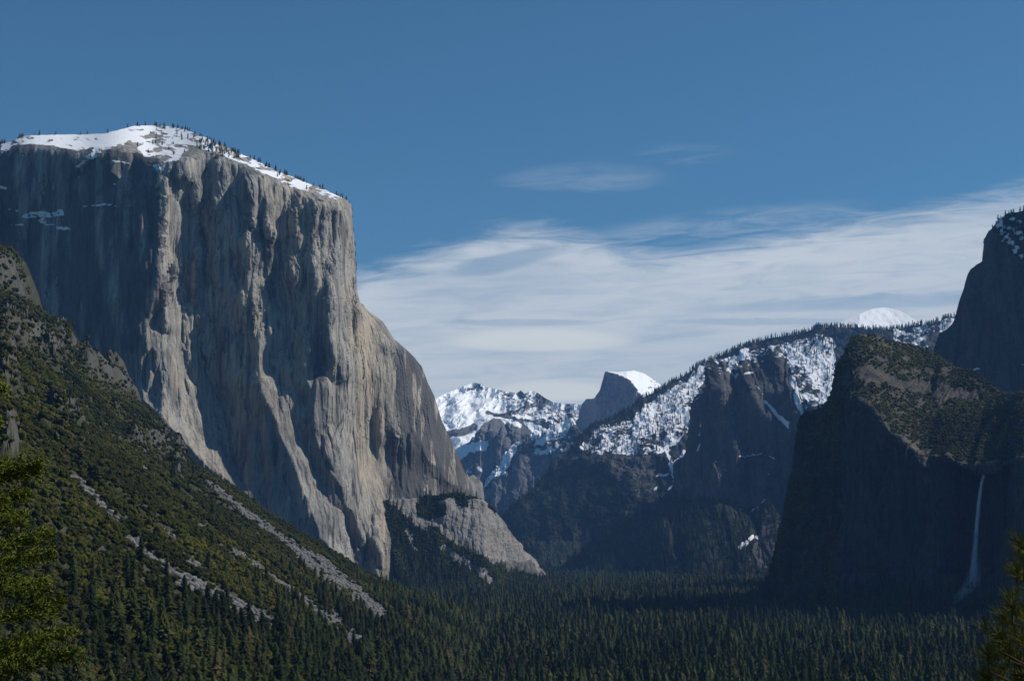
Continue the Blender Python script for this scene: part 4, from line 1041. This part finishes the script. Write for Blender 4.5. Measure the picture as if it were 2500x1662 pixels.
for i in order:
    k = r.integers(len(con_me))
    if isslope[i]:
        if tpy[i] > 1500: lb, gp = 'dark green conifer in the dense wood at the bottom of the brushy hillside', 'conifers at the bottom of the hillside'
        elif tpx[i] < 500: lb, gp = 'slender conifer rising from the brush between the bright left tree and the scree', 'conifers left of the scree'
        else: lb, gp = 'slender dark conifer rising from the brush beside the grey scree chutes', 'conifers beside the scree chutes'
    elif tpx[i] < 1300: lb, gp = 'tall conifer in the valley forest along the toe of the hillside', 'conifers along the toe of the hillside'
    elif tpx[i] < 1900: lb, gp = 'tall conifer in the valley forest in front of the mountain gap', 'conifers in the middle of the valley'
    else: lb, gp = 'tall conifer in the valley forest in front of the dark waterfall rock', 'conifers in front of the waterfall rock'
    individual('pine_tree', lb, 'conifer', gp, pts[i], r.uniform(0, 6.28), scl[i], [('crown', con_me[k][0]), ('trunk', con_me[k][1])])

# --- brush on the near hillside ---
S2 = np.stack([SX, SY, SZ], -1).reshape(-1, 3)
def interp_slope(x, y):
    """height of the built hillside mesh at x, y"""
    pxq = 1250 + x * FOC / y
    fi = np.clip((pxq + 420) / (1820 / 759), 0, 758.99); fj = np.clip(np.log(y / 330) / np.log(YR / 330) * 619, 0, 618.99)
    i, j = fi.astype(int), fj.astype(int); a, b = fi - i, fj - j
    f = lambda A: (A[j, i] * (1 - a) + A[j, i + 1] * a) * (1 - b) + (A[j + 1, i] * (1 - a) + A[j + 1, i + 1] * a) * b
    return f(SZ), f(veg), f(crag)
bx_, by_ = jit_grid(-760, 40, 430, YR - 2, 4.9)
k = (bx_ > -.37 * by_); bx_, by_ = bx_[k], by_[k]
bz_, bv, bc = interp_slope(bx_, by_)
k = (bz_ > -147) & (r.uniform(size=len(bx_)) < smooth(.08, .4, bv) * .93 + .05) ; bx_, by_, bz_ = bx_[k], by_[k], bz_[k]
br = r.uniform(2.4, 5.2, len(bx_)) * (1 + .3 * fbm(bx_ / 40, by_ / 40, 1., 2)) * np.where(r.uniform(size=len(bx_)) < .5, .7, 1.)
bpts = np.stack([bx_, by_, bz_ - .3], -1); bs3 = np.stack([br, br, br * r.uniform(.8, 1.15, len(br))], -1)
qx, qy = project(bpts + [0, 0, 3])
size = br / by_ * ((qx > 160) & (qx < 2480) & (qy < 1600))
# the large bushes that can be told apart: those not hidden in the conifers
front = size * (1 - .6 * (bz_ < -100))
order = np.argsort(-front)[:300]; print('bush px', np.percentile(qx[order], [0, 25, 50, 75, 100]), np.percentile(qy[order], [0, 50, 100]))
rest = np.ones(len(br), bool); rest[order] = False
stuff_scatter('brush', 'dense olive green brush covering the steep hillside', 'brush', bpts[rest], bs3[rest], BUS, [BUSHM, BARK], r)
bus_me = [(raw_mesh('foliage', c[0], c[1], BUSHM, nv=3), raw_mesh('stem', t[0], t[1], BARK, nv=3)) for c, t in BUS]
for i in order:
    k = r.integers(len(bus_me))
    if qx[i] < 420: lb, gp = 'rounded olive green bush low on the near hillside beside the bright left tree', 'bushes beside the bright left tree'
    elif qx[i] < 800: lb, gp = 'rounded olive green bush among the lower ends of the scree chutes', 'bushes among the scree chutes'
    else: lb, gp = 'rounded olive green bush at the toe of the near hillside', 'bushes at the toe of the hillside'
    individual('bush', lb, 'bush', gp, bpts[i], r.uniform(0, 6.28), bs3[i], [('foliage', bus_me[k][0]), ('stem', bus_me[k][1])])

# boulders in the scree chutes
STONE, n_, b_ = new_mat('scree_stone', .9, .2)
n_.l.new(n_.mixc(n_.noise(n_.node('ShaderNodeNewGeometry').outputs['Position'], .3, 3), C(.06, .06, .062), C(.22, .217, .212)), b_.inputs['Base Color'])
tx, ty = jit_grid(-700, 40, 600, YR - 2, 2.6)
k = (tx > -.37 * ty); tx, ty = tx[k], ty[k]
tz, tv_, tc_ = interp_slope(tx, ty)
k = (tz > -147) & (tv_ < .05) & (r.uniform(size=len(tx)) < .6); tx, ty, tz = tx[k], ty[k], tz[k]
rs = r.uniform(.6, 2.3, len(tx)) ** 1.3
stuff_scatter('scree', 'grey broken boulders lying in the scree chutes', 'scree', np.stack([tx, ty, tz], -1), np.stack([rs, rs, rs], -1), ROC, [STONE], r)

# --- plants on the mountains ---
def on_mountain(mt, prob, rng):
    Gm = mt['G']; pr = np.clip(prob, 0, 1)
    k = rng.uniform(size=pr.shape) < pr
    return Gm[k]
def sprinkle(name, label, cat, mt, prob, size_fn, temps, mats):
    p = on_mountain(mt, prob, r); q = project(p); s = size_fn(q[0], q[1], len(p))
    stuff_scatter(name, label, cat, p - [0, 0, 1.] , s, temps, mats, r)
    print(name, len(p))
def usz(a, b, asp=1.):
    def f(px, py, n):
        h = r.uniform(a, b, n); return np.stack([h * asp, h * asp, h], -1)
    return f
V = EC['M'][..., 1]; PXe, PYe = EC['PX'], EC['PY']
rimd = PYe - ec_rim(PXe)
skt = np.arange(PYe.shape[0])[:, None]
pr = .10 * (skt < 3) * (.25 + smooth(300, 430, PXe) + 2.2 * smooth(70, 30, PXe)) * (PXe < 870) * 1.5 * smooth(-.1, .25, fbm(PXe / 20, PYe * 0, 1., 3) + .05)
pr = pr + .03 * inside(PXe, PYe, [(470, 330), (520, 345), (600, 385), (560, 395), (500, 380), (480, 360)]) + .005 * (rimd < -5) * (PXe > 330) * (PXe < 845)
sprinkle('cliff_top_pines', 'small pines scattered on the snowy top of the great cliff', 'pines', EC, pr, usz(7, 15, 1.8), CONS, [SCRUB, BARK])
Va = AP['M'][..., 1]
sprinkle('apron_brush', 'dark green brush on the apron below the great cliff', 'brush', AP, .16 * smooth(.45, .7, Va), usz(3, 6.5), BUSS, [BUSHM, BARK])
pa = .05 * smooth(.5, .7, Va) * smooth(1300, 1420, AP['PY'])
sprinkle('apron_trees', 'conifers on the lower slope beside the prow of the great cliff', 'conifers', AP, pa + .012 * smooth(.5, .7, Va), usz(12, 26, 1.2), CONS, [NEEDLE, BARK])
Vf = FR['M'][..., 1]; up_ = smooth(5, -5, FR['PY'] - fr_rim(FR['PX']))
sprinkle('rock_top_brush', 'dark brush growing over the top of the big shaded rock', 'brush', FR, .16 * smooth(.42, .7, Vf) * up_ + .03 * smooth(.4, .6, Vf) * (1 - up_), usz(1.8, 4.6), BUSS, [SCRUB, BARK])
sprinkle('rock_foot_trees', 'dark shaded conifers at the foot of the big rock', 'conifers', FR, .03 * smooth(1420, 1475, FR['PY']), usz(14, 30, 1.1), CONS, [NEEDLE, BARK])
rowi = np.arange(MR['PX'].shape[0])[:, None]
pxm, pym = MR['PX'], MR['PY']
topm = rowi < 5
pm = .20 * topm * (pxm > 1400) + .035 * (pym - pl(MR_SKY)(pxm) < np.interp(pxm, [1400, 1750, 1960, 2000, 2240, 2400], [26, 12, 16, 50, 30, 20])) * (pxm > 1400)
pm = pm + .015 * inside(pxm, pym, MR_SNOW) + .02 * inside(pxm, pym, [(1930, 800), (2080, 800), (2060, 850), (1980, 870), (1900, 850)]) + .01 * smooth(.5, .7, MR['M'][..., 1]) * (pym > 1100) + .04 * topm * (pxm < 1400)
sprinkle('ridge_forest', 'dark conifers along the crest of the snowy ridge', 'conifers', MR, pm, usz(13, 30, 1.3), CONS, [FARN, BARK])
pw = .02 * smooth(1235, 1290, WA['PY']) * smooth(1650, 1760, WA['PX']) + .006 * smooth(.4, .6, WA['M'][..., 1])
sprinkle('talus_forest', 'conifers on the shaded slope below the rock spires', 'conifers', WA, pw * (1 - (WA['M'][..., 0] > .4)), usz(16, 34, 1.2), CONS, [FARN, BARK])
rown = np.arange(ND['PX'].shape[0])[:, None]
sprinkle('far_ridge_trees', 'tiny dark trees on the ridge below the half dome', 'conifers', ND, .05 * (rown < 6) + .015 * smooth(.4, .6, ND['M'][..., 1]) + .02 * inside(ND['PX'], ND['PY'], [(1350, 1060), (1440, 1020), (1440, 1080), (1350, 1090)]), usz(14, 34, 1.3), CONS, [FARN, BARK])
pu = .02 * smooth(.5, .8, UR['M'][..., 1]) + .12 * (np.arange(UR['PX'].shape[0])[:, None] < 3) * (UR['PX'] > 2400)
sprinkle('summit_trees', 'snow dusted trees on top of the tall right hand rock', 'conifers', UR, pu, usz(7, 18, 1.7), CONS, [FARN, BARK])
# ------------------------------------------------------------------ waterfall
WATER, wn_, wb_ = new_mat('falling_water', .7, .3)
wp = wn_.vmath('MULTIPLY', wn_.node('ShaderNodeNewGeometry').outputs['Position'], (1.2, 1.2, .05))
wb_.inputs['Base Color'].default_value = C(.85, .88, .9)
wat = wn_.node('ShaderNodeAttribute', attribute_name='mask'); wsp = wn_.node('ShaderNodeSeparateColor'); wn_.l.new(wat.outputs['Color'], wsp.inputs[0])
wn_.l.new(wn_.math('MULTIPLY', wsp.outputs[0], wn_.ss(wn_.noise(wp, .5, 4, .6), .25, .6, .35, 1.)), wb_.inputs['Alpha'])
def veil(name, pts, halfw, alpha, parent, depth=3.):
    """rounded ribbon of falling water following points, half widths in m"""
    pts = np.array(pts); nrow = 60; k = 9
    t = np.linspace(0, 1, nrow); tt = np.linspace(0, 1, len(pts))
    c = np.stack([np.interp(t, tt, pts[:, i]) for i in range(3)], -1); hw = np.interp(t, tt, halfw); al = np.interp(t, tt, alpha)
    hw = hw * (1 + .18 * fbm(t * 9, 0 * t, 3.3, 3))
    a = np.linspace(-1, 1, k)
    V = c[:, None, :] + np.stack([a[None] * hw[:, None], -(1 - a[None] ** 2) * depth + 0 * hw[:, None], 0 * a[None] + 0 * hw[:, None]], -1)
    me = raw_mesh(name, V.reshape(-1, 3), grid_faces(nrow, k), WATER, True)
    M = np.zeros((nrow, k, 3)); M[..., 0] = al[:, None] * (1 - np.abs(a[None]) ** 2.2)
    color_attr(me, M.reshape(-1, 3))
    return link(name, me, parent)
# distance of the wall behind the fall
def wall_y(px, py):
    d = np.hypot(FR['PX'] - px, FR['PY'] - py); k = np.unravel_index(np.argmin(d), d.shape)
    return FR['G'][k][1]
yf = min(wall_y(a, b) for a, b in ((2400, 1160), (2392, 1200), (2387, 1260), (2381, 1320), (2377, 1380), (2374, 1420))) - 26
top = P(2406, 1144, yf)
fall = bpy.data.objects.new('waterfall', None); COL.objects.link(fall)
tag(fall, 'tall thin white waterfall dropping down the dark shaded wall', 'waterfall')
veil('water_column', [P(2410, 1141, yf + 4), P(2405, 1148, yf), P(2396, 1180, yf - 1), P(2390, 1225, yf - 2), P(2386, 1270, yf - 3), P(2382, 1320, yf - 4), P(2378, 1370, yf - 5), P(2374, 1428, yf - 48)],
     [2.6, 2.8, 3.2, 3.8, 4.2, 4.8, 5.8, 7.], [1, 1, 1, 1, .9, .8, .65, .3], fall)
veil('spray_veil', [P(2384, 1330, yf - 8), P(2382, 1370, yf - 14), P(2376, 1420, yf - 50), P(2352, 1448, yf - 100), P(2322, 1474, yf - 145)],
     [4, 9, 14, 14, 5], [.0, .22, .34, .26, .05], fall, 6.)
veil('lower_cascade', [P(2289, 1493, yf - 190), P(2288, 1500, yf - 194), P(2285, 1512, yf - 198)], [1.2, 2., 3.], [.6, .8, .5], fall, 1.5)

# ------------------------------------------------------------------ sunlit conifer close on the left
LEAF = leaf_material('sunlit_sprays', [(0, C(.09, .12, .02)), (1, C(.14, .165, .028))])
def big_conifer(loc, H, R, axis_lean=0., n=5200, seed=5):
    rr = np.random.default_rng(seed)
    e = bpy.data.objects.new('tall_conifer', None); COL.objects.link(e); e.location = loc
    tag(e, 'bright yellow green conifer standing close by at the left edge', 'conifer')
    tv, tf = tube([(0, 0, -.6), (0, 0, H * .4), (0, 0, H * .75), (0, 0, H * .99)], [.42, .3, .16, .02], 9)
    link('trunk', raw_mesh('trunk', tv, tf, BARK, nv=3), e)
    V = []; Fc = []; off = 0; BV = []; BF = []; boff = 0; k_ = 0
    for b in range(230):
        h = H * (.22 + .77 * (b + rr.uniform(0, 1)) / 230); f = 1 - h / H
        L = R * (f ** .8) * rr.uniform(.72, 1.12) + .25
        a = rr.uniform(0, 6.28); dirv_ = np.array([math.cos(a), math.sin(a), 0])
        rise = rr.uniform(.3, .85)
        pts_ = [np.array([0, 0, h]) + dirv_ * L * s + np.array([0, 0, L * (rise * s - .35 * s * s)]) for s in (0, .35, .7, 1.)]
        v, f_ = tube(pts_, [.035 * (L / R + .3), .025, .015, .005], 4); BV.append(v); BF.append(f_ + boff); boff += len(v)
        nsp = int(80 + 340 * L / R)
        for q in range(nsp):
            s = rr.uniform(.18, 1.03); i = min(int(s * 3), 2); p = pts_[i] * (1 - (s * 3 - i)) + pts_[i + 1] * (s * 3 - i)
            side = np.array([-dirv_[1], dirv_[0], 0]) * rr.normal() * .16 * L * (1.15 - s) 
            p = p + side + np.array([0, 0, rr.normal() * .09])
            dd = dirv_ * rr.uniform(.2, 1) + rr.normal(size=3) * .5 + [0, 0, .35]; dd /= np.linalg.norm(dd)
            for w_ in range(7):
                d2 = dd + rr.normal(size=3) * .45; d2 /= np.linalg.norm(d2); ln_ = rr.uniform(.09, .2)
                sd_ = np.cross(d2, rr.normal(size=3)); sd_ /= np.linalg.norm(sd_)
                p2 = p + rr.normal(size=3) * .05
                V.append(np.array([p2 - sd_ * .021, p2 + sd_ * .021, p2 + d2 * ln_ + sd_ * .008])); Fc.append((off, off + 1, off + 2)); off += 3
    link('branches', raw_mesh('branches', np.concatenate(BV), np.concatenate(BF), BARK, nv=3), e)
    link('crown', raw_mesh('crown', np.concatenate(V), np.array(Fc), LEAF, nv=3), e)
    return e
tx_, ty_ = (-160 - 1250) * 46 / FOC, 46.
tz_ = float(ground_h(tx_, ty_)); ztop = float(P(-160, 720, 46.)[2])
big_conifer((tx_, ty_, tz_), ztop - tz_, 9.6)

# ------------------------------------------------------------------ long needled pine close on the right
PNEED = leaf_material('pine_needles', [(0, C(.14, .15, .04)), (1, C(.2, .19, .05))])
def tuft(rr, p, d, n, L):
    d = d / np.linalg.norm(d); V = np.empty((n * 3, 3)); 
    for i in range(n):
        t = rr.uniform(0, 1); base_ = p - d * t * .10
        a = rr.normal(size=3); a -= a.dot(d) * d; a /= np.linalg.norm(a)
        op = rr.uniform(.25, 1.15); q = d * math.cos(op) + a * math.sin(op) + np.array([0, 0, -.06]); ln_ = L * rr.uniform(.75, 1.1)
        sd_ = np.cross(q, rr.normal(size=3)); sd_ /= np.linalg.norm(sd_)
        V[i * 3] = base_ - sd_ * .0022; V[i * 3 + 1] = base_ + sd_ * .0022; V[i * 3 + 2] = base_ + q * ln_
    return V
rr = np.random.default_rng(8)
PYD = 12.5; ppx_ = 2640
ptx, pty = (ppx_ - 1250) * PYD / FOC, PYD
ptz = float(ground_h(ptx, pty)); pH = float(P(ppx_, 1080, PYD)[2]) - ptz
pe = bpy.data.objects.new('young_pine', None); COL.objects.link(pe); pe.location = (ptx, pty, ptz)
tag(pe, 'long needled young pine reaching into the lower right corner', 'pine')
tv, tf = tube([(0, 0, -.3), (.03, 0, pH * .5), (0, .02, pH)], [.11, .07, .015], 9)
link('trunk', raw_mesh('trunk', tv, tf, BARK, nv=3), pe)
org = np.array([ptx, pty, ptz]); NV = []; BV = []; BF = []; boff = 0
tips = [(2486, 1318, -.1), (2496, 1345, .3), (2482, 1392, -.3), (2500, 1400, .1), (2470, 1478, -.5), (2446, 1500, -.2), (2496, 1490, .2), (2438, 1546, -.6), (2412, 1596, -.5), (2462, 1572, -.3), (2476, 1606, -.1), (2424, 1585, .1),
        (2492, 1612, .3), (2488, 1650, 0), (2410, 1652, -.4), (2440, 1640, .2), (2500, 1560, -.2), (2530, 1450, .2), (2520, 1520, -.4), (2540, 1600, -.1), (2560, 1380, 0), (2455, 1690, .1), (2500, 1700, -.3)]
goals = [P(a, b, PYD + c) - org for a, b, c in tips]
for i in range(60):
    h = pH * rr.uniform(.45, .98); a = rr.uniform(0, 6.28); L = (pH - h) * .28 + .35
    g_ = np.array([math.cos(a) * L, math.sin(a) * L, h + L * .4])
    q = project(g_ + org)
    if q[0] < 2600: continue
    goals.append(g_)
for g_ in goals:
    rad = math.hypot(g_[0], g_[1]); h0 = min(g_[2] - rad * .45, pH * .97)
    mid = np.array([g_[0] * .55, g_[1] * .55, h0 + (g_[2] - h0) * .35])
    v, f_ = tube([(0, 0, h0), mid, g_ - [0, 0, .12], g_], [.02, .013, .007, .004], 5); BV.append(v); BF.append(f_ + boff); boff += len(v)
    d = g_ - mid; d /= np.linalg.norm(d); d = d * .6 + np.array([0, 0, .6])
    NV.append(tuft(rr, g_, d, 130, .18))
    NV.append(tuft(rr, g_ + rr.normal(size=3) * .09, d + rr.normal(size=3) * .35, 60, .16))
    NV.append(tuft(rr, g_ - d * .14 + rr.normal(size=3) * .05, d + rr.normal(size=3) * .3, 50, .15))
link('branches', raw_mesh('branches', np.concatenate(BV), np.concatenate(BF), BARK, nv=3), pe)
NV = np.concatenate(NV); link('needles', raw_mesh('needles', NV, np.arange(len(NV)).reshape(-1, 3), PNEED, nv=3), pe)
